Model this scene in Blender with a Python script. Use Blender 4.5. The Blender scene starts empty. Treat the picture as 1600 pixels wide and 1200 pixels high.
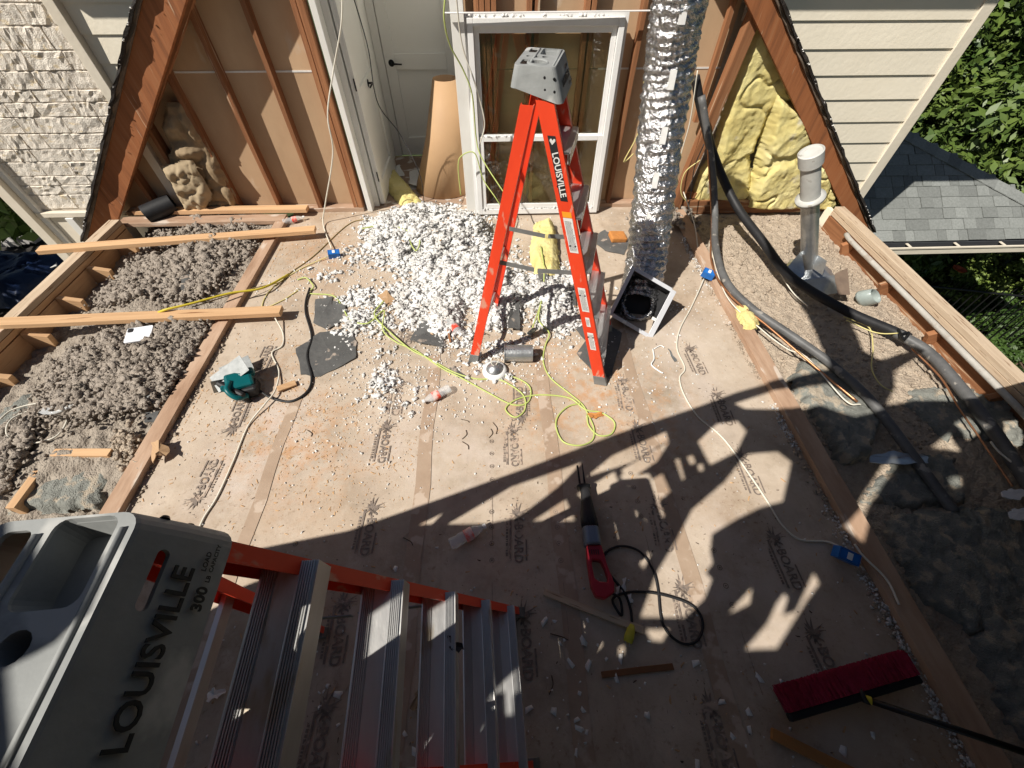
import bpy, bmesh, math, random
import numpy as np
from mathutils import Vector, Matrix, Euler
from mathutils import noise as mnoise
from mathutils.geometry import delaunay_2d_cdt

random.seed(7); RNG = np.random.default_rng(7)
S = bpy.context.scene
COL = S.collection

# ---------------------------------------------------------------- camera, world, sun
FPX, PITCH, YAW, ROLL, CH = 638.7, math.radians(51.36), math.radians(-2.53), math.radians(.27), 2.2
_F = np.array([0, math.cos(PITCH), -math.sin(PITCH)]); _U = np.array([0, math.sin(PITCH), math.cos(PITCH)]); _R = np.array([1., 0, 0])
_R, _U = math.cos(ROLL)*_R + math.sin(ROLL)*_U, -math.sin(ROLL)*_R + math.cos(ROLL)*_U
_Z = np.array([[math.cos(YAW), -math.sin(YAW), 0], [math.sin(YAW), math.cos(YAW), 0], [0, 0, 1]])
_R, _U, _F = _Z@_R, _Z@_U, _Z@_F
CAMP = np.array([0, 0, CH])
cd = bpy.data.cameras.new('camera'); cam = bpy.data.objects.new('camera', cd); COL.objects.link(cam)
cam.matrix_world = Matrix(((_R[0], _U[0], -_F[0], 0), (_R[1], _U[1], -_F[1], 0), (_R[2], _U[2], -_F[2], CH), (0, 0, 0, 1)))
cd.sensor_width = 36; cd.lens = FPX/1600*36; cd.clip_start = .05; cd.clip_end = 500
S.camera = cam
KX, KY = .75, .48                      # shadow shift per metre of height
w = bpy.data.worlds.new('World'); S.world = w; w.use_nodes = True
nt = w.node_tree; sky = nt.nodes.new('ShaderNodeTexSky'); sky.sky_type = 'NISHITA'; sky.sun_disc = False
sky.sun_elevation = math.atan(1/math.hypot(KX, KY)); sky.sun_rotation = math.atan2(-KX, -KY)
bg = nt.nodes['Background']; nt.links.new(sky.outputs[0], bg.inputs[0]); bg.inputs[1].default_value = .035
sl = bpy.data.lights.new('sun', 'SUN'); sl.energy = 5.0; sl.angle = math.radians(.45); sl.color = (1, .945, .86)
so = bpy.data.objects.new('sun', sl); COL.objects.link(so)
so.rotation_euler = Vector((KX, KY, -1)).to_track_quat('-Z', 'Y').to_euler(); so.location = (-8, -6, 12)
S.view_settings.view_transform = 'Standard'; S.view_settings.look = 'None'
S.view_settings.exposure = .32; S.view_settings.gamma = 1; S.view_settings.use_curve_mapping = False
S.render.engine = 'CYCLES'
S.render.resolution_x, S.render.resolution_y = 1024, 768
S.cycles.max_bounces = 8

# ---------------------------------------------------------------- photo pixel -> place
def ray(u, v): return _R*(u-800)/FPX - _U*(v-600)/FPX + _F
def G(u, v, z=0.):
    d = ray(u, v); return Vector(CAMP + d*(z-CH)/d[2])
def W(u, v, y):
    d = ray(u, v); return Vector(CAMP + d*y/d[1])
def PD(u, v, dep): return Vector(CAMP + ray(u, v)*dep)

# ---------------------------------------------------------------- materials
MATS = {}
def M(name, c1, c2=None, scale=8., stretch=(1, 1, 1), rough=.75, bump=.15, bscale=None, metal=0., detail=8, c3=None, contrast=.25,
      spec=.4, vor=False, rnd=.0, dist=.01, trans=0., alpha=1., ior=1.45, world=False, spots=None, spotscale=30, spotw=.62, coat=0):
    if name in MATS: return MATS[name]
    m = bpy.data.materials.new(name); m.use_nodes = True; n = m.node_tree; N = n.nodes; L = n.links
    b = N['Principled BSDF']
    b.inputs['Roughness'].default_value = rough; b.inputs['Metallic'].default_value = metal
    b.inputs['Specular IOR Level'].default_value = spec; b.inputs['IOR'].default_value = ior
    if trans: b.inputs['Transmission Weight'].default_value = trans
    if coat: b.inputs['Coat Weight'].default_value = coat; b.inputs['Coat Roughness'].default_value = .15
    if alpha < 1: b.inputs['Alpha'].default_value = alpha
    mp = N.new('ShaderNodeMapping'); mp.inputs['Scale'].default_value = stretch
    if world:
        g = N.new('ShaderNodeNewGeometry'); L.new(g.outputs['Position'], mp.inputs[0])
    else:
        tc = N.new('ShaderNodeTexCoord'); oi = N.new('ShaderNodeObjectInfo')
        ad = N.new('ShaderNodeVectorMath'); ad.operation = 'MULTIPLY_ADD'
        L.new(oi.outputs['Random'], ad.inputs[0]); ad.inputs[1].default_value = (7, 11, 5); L.new(tc.outputs['Object'], ad.inputs[2])
        L.new(ad.outputs[0], mp.inputs[0])
    no = N.new('ShaderNodeTexNoise'); no.inputs['Scale'].default_value = scale; no.inputs['Detail'].default_value = detail; no.inputs['Roughness'].default_value = .62
    L.new(mp.outputs[0], no.inputs['Vector'])
    c2 = c2 or tuple(x*.8 for x in c1)
    cr = N.new('ShaderNodeValToRGB'); e = cr.color_ramp.elements
    e[0].position = .5-contrast; e[0].color = (*c2, 1); e[1].position = .5+contrast; e[1].color = (*c1, 1)
    if c3: x = e.new(.5); x.color = (*c3, 1)
    L.new(no.outputs[0], cr.inputs[0]); outc = cr.outputs[0]
    if rnd:
        if world: oi = N.new('ShaderNodeObjectInfo')
        hs = N.new('ShaderNodeHueSaturation'); mr = N.new('ShaderNodeMapRange')
        mr.inputs['To Min'].default_value = 1-rnd; mr.inputs['To Max'].default_value = 1+rnd
        L.new(oi.outputs['Random'], mr.inputs[0]); L.new(mr.outputs[0], hs.inputs['Value']); L.new(outc, hs.inputs['Color']); outc = hs.outputs[0]
    if spots:
        n2 = N.new('ShaderNodeTexNoise'); n2.inputs['Scale'].default_value = spotscale; n2.inputs['Detail'].default_value = 5; L.new(mp.outputs[0], n2.inputs['Vector'])
        r2 = N.new('ShaderNodeMapRange'); r2.inputs['From Min'].default_value = spotw; r2.inputs['From Max'].default_value = spotw+.06
        mx = N.new('ShaderNodeMix'); mx.data_type = 'RGBA'; mx.inputs['B'].default_value = (*spots, 1)
        L.new(n2.outputs[0], r2.inputs[0]); L.new(r2.outputs[0], mx.inputs['Factor']); L.new(outc, mx.inputs['A']); outc = mx.outputs['Result']
    L.new(outc, b.inputs['Base Color'])
    if bump:
        if vor: bn = N.new('ShaderNodeTexVoronoi'); bn.inputs['Scale'].default_value = bscale or scale*4; bo = bn.outputs['Distance']
        else: bn = N.new('ShaderNodeTexNoise'); bn.inputs['Scale'].default_value = bscale or scale*4; bn.inputs['Detail'].default_value = 6; bo = bn.outputs[0]
        L.new(mp.outputs[0], bn.inputs['Vector'])
        bu = N.new('ShaderNodeBump'); bu.inputs['Strength'].default_value = bump; bu.inputs['Distance'].default_value = dist
        L.new(bo, bu.inputs['Height']); L.new(bu.outputs[0], b.inputs['Normal'])
    MATS[name] = m; m['nodes_ready'] = 1
    return m

def deck_material():
    m = bpy.data.materials.new('board_paper'); m.use_nodes = True; n = m.node_tree; N = n.nodes; L = n.links
    b = N['Principled BSDF']; b.inputs['Roughness'].default_value = .8; b.inputs['Specular IOR Level'].default_value = .25
    g = N.new('ShaderNodeNewGeometry')
    def noise(sc, det=6, ro=.6, st=(1, 1, 1)):
        mp = N.new('ShaderNodeMapping'); mp.inputs['Scale'].default_value = st; L.new(g.outputs['Position'], mp.inputs[0])
        x = N.new('ShaderNodeTexNoise'); x.inputs['Scale'].default_value = sc; x.inputs['Detail'].default_value = det; x.inputs['Roughness'].default_value = ro
        L.new(mp.outputs[0], x.inputs['Vector']); return x.outputs[0]
    def mr(src, a, c, lo=0, hi=1):
        x = N.new('ShaderNodeMapRange'); x.inputs['From Min'].default_value = a; x.inputs['From Max'].default_value = c
        x.inputs['To Min'].default_value = lo; x.inputs['To Max'].default_value = hi; L.new(src, x.inputs[0]); return x.outputs[0]
    def mix(f, a, col):
        x = N.new('ShaderNodeMix'); x.data_type = 'RGBA'; x.inputs['B'].default_value = (*col, 1); L.new(f, x.inputs['Factor']); L.new(a, x.inputs['A']); return x.outputs['Result']
    def mul(a, c):
        x = N.new('ShaderNodeMath'); x.operation = 'MULTIPLY'; L.new(a, x.inputs[0]); L.new(c, x.inputs[1]); return x.outputs[0]
    def blob(x0, y0, r):
        d = N.new('ShaderNodeVectorMath'); d.operation = 'DISTANCE'; L.new(g.outputs['Position'], d.inputs[0]); d.inputs[1].default_value = (x0, y0, 0)
        return mr(d.outputs['Value'], r, r*.15)
    cr = N.new('ShaderNodeValToRGB'); e = cr.color_ramp.elements
    e[0].position = .3; e[0].color = (.30, .24, .18, 1); e[1].position = .72; e[1].color = (.57, .48, .385, 1); x = e.new(.5); x.color = (.46, .378, .295, 1)
    L.new(noise(2.2, 9, .66), cr.inputs[0]); c = cr.outputs[0]
    c = mix(mr(noise(.9, 5), .48, .70, 0, .6), c, (.36, .245, .155))            # warm worn patches
    c = mix(mr(noise(5.5, 8, .7), .53, .70, 0, .65), c, (.56, .485, .40)); c = mix(mr(noise(3.1, 9, .8, (1, .35, 1)), .56, .70, 0, .5), c, (.24, .175, .125))        # pale dust
    dirt = noise(34, 7, .75)
    c = mix(mul(mr(dirt, .55, .66, 0, .75), mr(noise(1.7, 3), .42, .6)), c, (.20, .12, .07))
    for (u, v, r) in ((480, 715, .5), (470, 660, .4), (400, 700, .35), (840, 545, .3), (860, 640, .5), (930, 560, .4), (1010, 640, .5), (500, 400, .5), (420, 590, .3), (940, 600, .3)):
        p = G(u, v); c = mix(mul(blob(p.x, p.y, r), mr(noise(9, 8, .75), .46, .64, 0, .72)), c, (.47, .235, .095))
    for (u, v, r) in ((430, 650, .4), (370, 740, .6), (1080, 620, .5), (730, 720, .4), (620, 700, .4), (1180, 900, .7), (1050, 520, .4)):
        p = G(u, v); c = mix(mul(blob(p.x, p.y, r), mr(noise(4, 8, .7), .4, .62, 0, .7)), c, (.56, .48, .42))
    c = mix(mr(noise(80, 3, .5, (1, .25, 1)), .70, .76, 0, .5), c, (.10, .06, .04))
    L.new(c, b.inputs['Base Color'])
    bu = N.new('ShaderNodeBump'); bu.inputs['Strength'].default_value = .35; bu.inputs['Distance'].default_value = .006
    L.new(noise(28, 8, .7), bu.inputs['Height'])
    bu2 = N.new('ShaderNodeBump'); bu2.inputs['Strength'].default_value = .3; bu2.inputs['Distance'].default_value = .03
    L.new(noise(2.6, 3), bu2.inputs['Height']); L.new(bu2.outputs[0], bu.inputs['Normal']); L.new(bu.outputs[0], b.inputs['Normal'])
    return m

paper = deck_material()

tape = M('seam_tape', (.43, .325, .24), (.33, .235, .165), 5, rough=.5, world=True, bump=.2, spots=(.50, .40, .315), spotscale=9, spotw=.54)
ink = M('ink', (.15, .125, .11), (.26, .205, .165), 60, rough=.8, world=True, bump=0, contrast=.15, spots=(.45, .35, .275), spotscale=26, spotw=.56)
_n = ink.node_tree; _r = [n for n in _n.nodes if n.type == 'MAP_RANGE'][-1]; _oi = _n.nodes.new('ShaderNodeObjectInfo')
for _k, _a, _b in (('From Min', .44, .68), ('From Max', .50, .74)):
    _m = _n.nodes.new('ShaderNodeMapRange'); _m.inputs['To Min'].default_value = _a; _m.inputs['To Max'].default_value = _b; _n.links.new(_oi.outputs['Random'], _m.inputs[0]); _n.links.new(_m.outputs[0], _r.inputs[_k])
woodnew = M('lumber_new', (.64, .42, .235), (.46, .27, .14), 3.2, (.5, 9, 9), rough=.72, c3=(.57, .355, .19), bump=.2, bscale=10, rnd=.1, spots=(.22, .09, .035), spotscale=3, spotw=.68)
woodpale = M('lumber_pale', (.56, .45, .33), (.38, .28, .19), 3, (.6, 9, 9), rough=.8, rnd=.12, bump=.25, spots=(.2, .11, .06), spotscale=9, spotw=.62)
wooddusty = M('lumber_dusty', (.50, .36, .26), (.27, .16, .10), 3.5, (.6, 2.4, 2.4), rough=.85, rnd=.06, bump=.35, c3=(.40, .265, .18), contrast=.22, spots=(.56, .47, .39), spotscale=5, spotw=.60)
woodred = M('lumber_red', (.33, .145, .065), (.15, .06, .028), 2.4, (9, 9, .6), rough=.7, c3=(.30, .11, .042), rnd=.14, bump=.2, spots=(.5, .34, .22), spotscale=5, spotw=.68)
woodredx = M('lumber_red_flat', (.37, .18, .085), (.17, .07, .032), 3, (.5, 9, 9), rough=.75, c3=(.29, .125, .055), rnd=.2, bump=.3, spots=(.46, .33, .22), spotscale=3.5, spotw=.63)
kraft = M('brown_sheathing', (.53, .365, .225), (.43, .285, .17), 4, (1, 1, .5), rough=.75, bump=.08, rnd=.06, spots=(.52, .39, .27), spotscale=6, spotw=.66)
cardb = M('cardboard', (.47, .305, .17), (.42, .265, .145), 3, rough=.65, bump=.05)
whitep = M('white_paint', (.80, .79, .75), (.72, .70, .65), 3, rough=.5, bump=.05)
offw = M('door_paint', (.84, .83, .78), (.80, .79, .73), 3, rough=.45, bump=.03)
vinyl = M('white_vinyl', (.80, .80, .79), (.72, .71, .69), 5, rough=.35, bump=.03)
siding = M('siding_cream', (.86, .79, .65), (.80, .73, .59), 3, (1, 1, 1), rough=.65, bump=.55, bscale=26, dist=.004, rnd=.03)
trimc = M('trim_cream', (.78, .71, .59), (.68, .61, .49), 5, rough=.6, bump=.2)
stone = M('split_stone', (.90, .84, .75), (.66, .56, .46), 9, rough=.9, bump=.9, bscale=26, dist=.014, rnd=.08, c3=(.82, .75, .65), spots=(.74, .62, .44), spotscale=3, spotw=.6)
mortar = M('mortar', (.60, .54, .46), (.5, .44, .37), 14, rough=.95, bump=.5)
blackm = M('black_rubber', (.022, .022, .024), (.012, .012, .013), 12, rough=.55, bump=.1)
felt = M('black_felt', (.045, .038, .034), (.012, .01, .009), 20, rough=.85, bump=.6)
blackmetal = M('black_metal', (.03, .03, .032), (.02, .02, .02), 12, rough=.35, metal=.6, bump=.05)
orange = M('orange_fibreglass', (.80, .068, .022), (.66, .05, .018), 9, (1, 1, .4), rough=.42, bump=.12, bscale=70, dist=.002, spots=(.62, .27, .19), spotscale=17, spotw=.60)
alu = M('aluminium', (.70, .70, .69), (.50, .49, .47), 9, (1, .35, 1), rough=.38, metal=.75, bump=.12, spots=(.46, .38, .27), spotscale=10, spotw=.62)
capgrey = M('cap_plastic', (.33, .34, .335), (.22, .23, .225), 11, rough=.62, bump=.3, bscale=45, dist=.003, spots=(.46, .46, .44), spotscale=7, spotw=.58)
galv = M('galvanised', (.60, .62, .63), (.40, .42, .43), 14, rough=.36, metal=.85, bump=.08, vor=True)
galvd = M('galvanised_dull', (.30, .31, .31), (.17, .18, .18), 12, rough=.6, metal=.55, bump=.15)
foil = M('foil', (.74, .74, .74), (.36, .36, .37), 9, (1, 1, 1.8), rough=.24, metal=.95, bump=1, bscale=19, dist=.035)
slate = M('slate_scrap', (.13, .13, .125), (.07, .07, .07), 7, rough=.7, bump=.35, rnd=.15, spots=(.36, .30, .25), spotscale=12, spotw=.62)
whitefluff = M('white_insulation', (.82, .82, .81), (.50, .48, .45), 9, rough=.95, bump=.5, bscale=110, dist=.01, contrast=.2)
cellul = M('grey_cellulose', (.43, .375, .32), (.21, .175, .145), 26, rough=.95, bump=1, bscale=120, dist=.012, c3=(.35, .30, .25))
cellflat = M('sandy_cellulose', (.52, .43, .335), (.33, .26, .20), 16, rough=.95, bump=1, bscale=70, dist=.02, c3=(.45, .37, .285))
batt = M('grey_batt', (.33, .335, .30), (.15, .155, .14), 11, rough=1., bump=1, bscale=130, dist=.012, spots=(.42, .36, .28), spotscale=11, spotw=.54)
yellow = M('yellow_batt', (.80, .72, .38), (.60, .48, .17), 5, rough=1., bump=1, bscale=150, dist=.01, c3=(.76, .66, .28), spots=(.66, .60, .42), spotscale=4, spotw=.6)
kraftb = M('kraft_batt', (.34, .25, .15), (.20, .14, .08), 7, rough=.8, bump=.5)
cordy = M('cord_yellowgreen', (.50, .57, .19), (.40, .47, .13), 9, rough=.5, bump=0)
cordw = M('cable_white', (.74, .71, .62), (.62, .58, .48), 9, rough=.5, bump=0)
cordp = M('cable_paleyellow', (.74, .66, .30), (.6, .52, .2), 9, rough=.5, bump=0)
copper = M('copper', (.62, .30, .15), (.45, .2, .1), 9, rough=.35, metal=.8, bump=0)
bluep = M('blue_plastic', (.02, .17, .55), (.015, .12, .42), 9, rough=.35, bump=0)
redp = M('red_plastic', (.42, .02, .035), (.33, .015, .025), 9, rough=.38, bump=.05)
tealp = M('teal_plastic', (.0, .12, .13), (.0, .08, .09), 9, rough=.4, bump=.05)
greypl = M('grey_metal', (.23, .26, .31), (.17, .19, .23), 9, rough=.35, metal=.5, bump=.05)
bristle = M('red_bristle', (.46, .028, .075), (.28, .015, .04), 40, rough=.8, bump=.3)
whitepl = M('white_plastic', (.80, .80, .79), (.74, .74, .73), 4, rough=.35, bump=0)
labelw = M('label_white', (.78, .77, .74), (.66, .65, .62), 30, rough=.5, bump=0)
labelk = M('label_black', (.02, .02, .022), (.03, .03, .03), 30, rough=.45, bump=0)
labelo = M('label_orange', (.85, .35, .03), (.8, .3, .02), 30, rough=.5, bump=0)
glass = M('window_glass', (.80, .82, .72), (.76, .78, .68), 2, rough=.01, trans=1., bump=.02, bscale=2, spec=.8, ior=1.52)
plastic = M('clear_plastic', (.88, .90, .90), (.82, .84, .84), 8, rough=.15, trans=.2, bump=.3, alpha=.42)
jar = M('greenish_plastic', (.46, .52, .50), (.38, .44, .42), 8, rough=.25, trans=.3, bump=.2)
redlab = M('bottle_label', (.75, .06, .03), (.8, .55, .5), 18, rough=.5, bump=0, contrast=.08)
shingle = M('roof_shingle', (.235, .245, .235), (.15, .16, .15), 40, rough=.92, bump=.5, bscale=160, dist=.004, rnd=.22)
shingled = M('roof_underlay', (.05, .055, .06), (.04, .04, .045), 10, rough=.9, bump=.2)
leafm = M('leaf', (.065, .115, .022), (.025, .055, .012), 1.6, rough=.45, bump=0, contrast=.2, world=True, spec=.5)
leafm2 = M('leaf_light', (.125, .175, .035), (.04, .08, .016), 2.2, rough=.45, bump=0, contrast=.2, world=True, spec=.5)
bark = M('bark', (.12, .08, .05), (.06, .04, .03), 12, (1, 1, .3), rough=.9, bump=.8)
grass = M('dark_grass', (.05, .075, .02), (.025, .035, .012), 6, rough=.95, bump=.5, world=True)
soilm = M('driveway_dirt', (.05, .045, .04), (.03, .026, .022), 4, rough=.95, bump=.4, world=True)
flower = M('red_flower', (.75, .18, .09), (.6, .1, .05), 9, rough=.6, bump=0)
sawdust = M('wood_chip', (.60, .40, .22), (.42, .24, .12), 30, rough=.9, bump=0)
chipd = M('dark_chip', (.07, .05, .04), (.13, .09, .06), 30, rough=.9, bump=0)
brickm = M('orange_clay', (.62, .26, .07), (.42, .17, .05), 20, rough=.9, bump=.6)
tarpm = M('blue_tarp', (.008, .022, .07), (.005, .014, .05), 3, rough=.45, bump=.6, bscale=6, dist=.05)
plyw = M('roof_deck_board', (.17, .13, .10), (.11, .085, .065), 3, (.6, 5, 5), rough=.8, bump=.2)
phonew = M('phone_silver', (.78, .79, .82), (.75, .76, .80), 9, rough=.25, bump=0)

# ---------------------------------------------------------------- mesh helpers
class MB:
    def __init__(s): s.v = []; s.f = []
    def add(s, vs, fs, mat=None):
        o = len(s.v); s.v += [tuple(mat @ Vector(p)) if mat else tuple(p) for p in vs]; s.f += [tuple(o+i for i in f) for f in fs]; return s
    def box(s, c, d, rot=None):
        x, y, z = (q/2 for q in d); vs = [Vector((i*x, j*y, k*z)) for i in (-1, 1) for j in (-1, 1) for k in (-1, 1)]
        R = rot.to_matrix() if isinstance(rot, Euler) else rot
        if R: vs = [R @ p for p in vs]
        c = Vector(c); return s.add([p+c for p in vs], [(0, 1, 3, 2), (4, 6, 7, 5), (0, 4, 5, 1), (2, 3, 7, 6), (0, 2, 6, 4), (1, 5, 7, 3)])
    def hexa(s, a, b):        # two quads
        return s.add(list(a)+list(b), [(3, 2, 1, 0), (4, 5, 6, 7)]+[(i, (i+1) % 4, 4+(i+1) % 4, 4+i) for i in range(4)])
    def prism(s, poly, off):  # 3d polygon extruded by vector
        n = len(poly); off = Vector(off); a = [Vector(p) for p in poly]
        return s.add(a+[p+off for p in a], [tuple(range(n))[::-1], tuple(range(n, 2*n))]+[(i, (i+1) % n, n+(i+1) % n, n+i) for i in range(n)])
    def tube(s, pts, r, n=8, cap=True):
        pts = [Vector(p) for p in pts]; rs = r if isinstance(r, (list, tuple)) else [r]*len(pts)
        o = len(s.v); prev = None
        for i, p in enumerate(pts):
            t = (pts[min(i+1, len(pts)-1)]-pts[max(i-1, 0)]); t = t.normalized() if t.length > 1e-9 else Vector((0, 0, 1))
            a = prev or (Vector((0, 0, 1)) if abs(t.z) < .9 else Vector((1, 0, 0)))
            x = t.cross(a).normalized(); y = x.cross(t).normalized(); prev = y
            for k in range(n):
                q = 2*math.pi*k/n; s.v.append(tuple(p+(x*math.cos(q)+y*math.sin(q))*rs[i]))
        for i in range(len(pts)-1):
            for k in range(n): s.f.append((o+i*n+k, o+i*n+(k+1) % n, o+(i+1)*n+(k+1) % n, o+(i+1)*n+k))
        if cap: s.f.append(tuple(o+k for k in range(n))[::-1]); s.f.append(tuple(o+(len(pts)-1)*n+k for k in range(n)))
        return s
    def lathe(s, prof, n=24, mat=None):  # prof: (r,z)
        o = len(s.v)
        for r, z in prof:
            for k in range(n):
                q = 2*math.pi*k/n; p = Vector((r*math.cos(q), r*math.sin(q), z)); s.v.append(tuple(mat @ p if mat else p))
        for i in range(len(prof)-1):
            for k in range(n): s.f.append((o+i*n+k, o+i*n+(k+1) % n, o+(i+1)*n+(k+1) % n, o+(i+1)*n+k))
        return s
    def build(s, name, mat, parent=None, smooth=False, bevel=0, recentre=True):
        me = bpy.data.meshes.new(name)
        off = Vector((0, 0, 0))
        if parent is None and recentre and s.v:
            a = np.array(s.v); off = Vector((float(a[:, 0].mean()), float(a[:, 1].mean()), float(a[:, 2].min())))
            s.v = [(p[0]-off.x, p[1]-off.y, p[2]-off.z) for p in s.v]
        me.from_pydata(s.v, [], s.f); me.materials.append(mat); me.update()
        if smooth: me.shade_smooth()
        return link(name, me, parent, off, bevel)
def link(name, me, parent=None, off=Vector((0, 0, 0)), bevel=0):
    o = bpy.data.objects.new(name, me); COL.objects.link(o)
    if parent is not None:
        o.parent = parent
        o.location = -parent.location if (parent.parent is None and parent.type == 'EMPTY' and not parent.get('_local')) else Vector((0, 0, 0))
        if parent.type == 'MESH' and parent.parent is None: o.location = -parent.location
    else: o.location = off
    if bevel:
        b = o.modifiers.new('bevel', 'BEVEL'); b.width = bevel; b.segments = 2; b.limit_method = 'ANGLE'; b.angle_limit = .7; b.harden_normals = False
    return o
def tag(o, label=None, cat=None, group=None, kind=None):
    if label: o['label'] = label
    if cat: o['category'] = cat
    if group: o['group'] = group
    if kind: o['kind'] = kind
    return o
def thing(name, label, cat, loc=(0, 0, 0), group=None, local=False):
    o = bpy.data.objects.new(name, None); COL.objects.link(o); o.location = loc; o.empty_display_size = .1
    if local: o['_local'] = 1
    return tag(o, label, cat, group)
def struct(o): o['kind'] = 'structure'; return o
def stuff(o): o['kind'] = 'stuff'; return o
def lumber(name, p0, p1, wd, th, mat, parent=None, up=(0, 0, 1), bevel=.002, off=(0, 0, 0), dep=None):
    """board whose mesh is local (x along length) so that the grain follows it"""
    p0, p1 = Vector(p0), Vector(p1); x = (p1-p0); L = x.length; x.normalize(); up = Vector(up); y = up.cross(x).normalized(); z = x.cross(y)
    me = bpy.data.meshes.new(name); b = MB()
    n = max(2, int(L/.25)); rr = random.Random(hash((round(p0.x, 2), round(p1.y, 2))) & 255)
    vs = []; fs = []
    for i in range(n+1):
        t = -L/2+L*i/n; j = rr.uniform(-.0015, .0015); k = rr.uniform(-.0015, .0015)
        vs += [(t, -wd/2+j, -th/2+k), (t, wd/2+j, -th/2+k), (t, wd/2+j, th/2+k), (t, -wd/2+j, th/2+k)]
        if i: o = 4*(i-1); fs += [(o+a, o+(a+1) % 4, o+4+(a+1) % 4, o+4+a) for a in range(4)]
    fs += [(0, 1, 2, 3)[::-1], tuple(4*n+a for a in range(4))]
    me.from_pydata(vs, [], fs); me.materials.append(mat); me.update()
    bm = bmesh.new(); bm.from_mesh(me); bmesh.ops.recalc_face_normals(bm, faces=bm.faces); bm.to_mesh(me); bm.free()
    o = bpy.data.objects.new(name, me); COL.objects.link(o)
    mtx = Matrix((( x.x, y.x, z.x, 0), (x.y, y.y, z.y, 0), (x.z, y.z, z.z, 0), (0, 0, 0, 1))); c = (p0+p1)/2+Vector(off)
    if parent is not None: o.parent = parent; c = c-(parent.location if parent.parent is None else Vector((0, 0, 0)))
    mtx.translation = c; o.matrix_local = mtx if parent else mtx
    if bevel:
        m = o.modifiers.new('bevel', 'BEVEL'); m.width = bevel; m.segments = 2; m.limit_method = 'ANGLE'; m.angle_limit = .7
    return o
def smoothp(pts, k=8):
    P = [Vector(p) for p in pts]; P = [P[0]*2-P[1]]+P+[P[-1]*2-P[-2]]; out = []
    for i in range(1, len(P)-2):
        a, b, c, d = P[i-1:i+3]
        for j in range(k):
            t = j/k; out.append(.5*((2*b)+(c-a)*t+(2*a-5*b+4*c-d)*t*t+(3*b-a-3*c+d)*t**3))
    return out+[P[-2]]
def cable(name, px, r, mat, label=None, cat=None, z=None, parent=None, n=7, k=8):
    pts = []
    for q in px:
        if isinstance(q, Vector): pts.append(q)
        else: pts.append(G(q[0], q[1], q[2] if len(q) > 2 else (r+.002 if z is None else z)))
    o = MB().tube(smoothp(pts, k), r, n).build(name, mat, parent, smooth=True)
    if label: tag(o, label, cat)
    return o
_tc = {}
def textmesh(s, size=1., ext=0., bold=0.):
    key = (s, ext, bold)
    if key not in _tc:
        c = bpy.data.curves.new('t', 'FONT'); c.body = s; c.size = 1; c.extrude = ext; c.offset = bold; c.resolution_u = 3; c.align_x = 'CENTER'; c.align_y = 'CENTER'
        o = bpy.data.objects.new('t', c); me = bpy.data.meshes.new_from_object(o)
        _tc[key] = ([tuple(v.co) for v in me.vertices], [tuple(p.vertices) for p in me.polygons])
        bpy.data.objects.remove(o); bpy.data.curves.remove(c); bpy.data.meshes.remove(me)
    v, f = _tc[key]; return [(a*size, b*size, cc*size) for a, b, cc in v], f
def frame(o, x, y):
    x = Vector(x).normalized(); z = x.cross(Vector(y)).normalized(); y = z.cross(x)
    m = Matrix(((x.x, y.x, z.x, o[0]), (x.y, y.y, z.y, o[1]), (x.z, y.z, z.z, o[2]), (0, 0, 0, 1))); return m
def inpoly(x, y, P):
    c = False; n = len(P); j = n-1
    for i in range(n):
        if (P[i][1] > y) != (P[j][1] > y) and x < (P[j][0]-P[i][0])*(y-P[i][1])/(P[j][1]-P[i][1])+P[i][0]: c = not c
        j = i
    return c
def holed(outer, holes, extra=()):
    """2-D polygon(s) with holes -> verts2d, faces"""
    vs, es = [], []
    for P in [outer]+list(holes):
        o = len(vs); vs += [Vector((p[0], p[1])) for p in P]; es += [(o+i, o+(i+1) % len(P)) for i in range(len(P))]
    r = delaunay_2d_cdt(vs, es, [], 0, 1e-5); V = r[0]; F = []
    for f in r[2]:
        x = sum(V[i].x for i in f)/len(f); y = sum(V[i].y for i in f)/len(f)
        if inpoly(x, y, outer) and not any(inpoly(x, y, h) for h in holes): F.append(tuple(f))
    return [tuple(v) for v in V], F
def plate(mb, outer, holes, t, mat):
    """holed plate, thickness t in local -z, placed by mat"""
    V, F = holed(outer, holes); n = len(V)
    vs = [(a, b, 0) for a, b in V]+[(a, b, -t) for a, b in V]; fs = list(F)+[tuple(i+n for i in f[::-1]) for f in F]
    cnt = {}
    for f in F:
        for i in range(len(f)): cnt[(f[i], f[(i+1) % len(f)])] = 1
    for (a, b) in cnt:
        if (b, a) not in cnt: fs.append((b, a, a+n, b+n))
    mb.add(vs, fs, mat)
def rrect(x0, y0, x1, y1, r, n=4):
    P = []
    for cx, cy, a in ((x1-r, y0+r, -90), (x1-r, y1-r, 0), (x0+r, y1-r, 90), (x0+r, y0+r, 180)):
        for i in range(n+1):
            q = math.radians(a+90*i/n); P.append((cx+r*math.cos(q), cy+r*math.sin(q)))
    return P
def circ(x, y, r, n=14): return [(x+r*math.cos(2*math.pi*i/n), y+r*math.sin(2*math.pi*i/n)) for i in range(n)]

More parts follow.
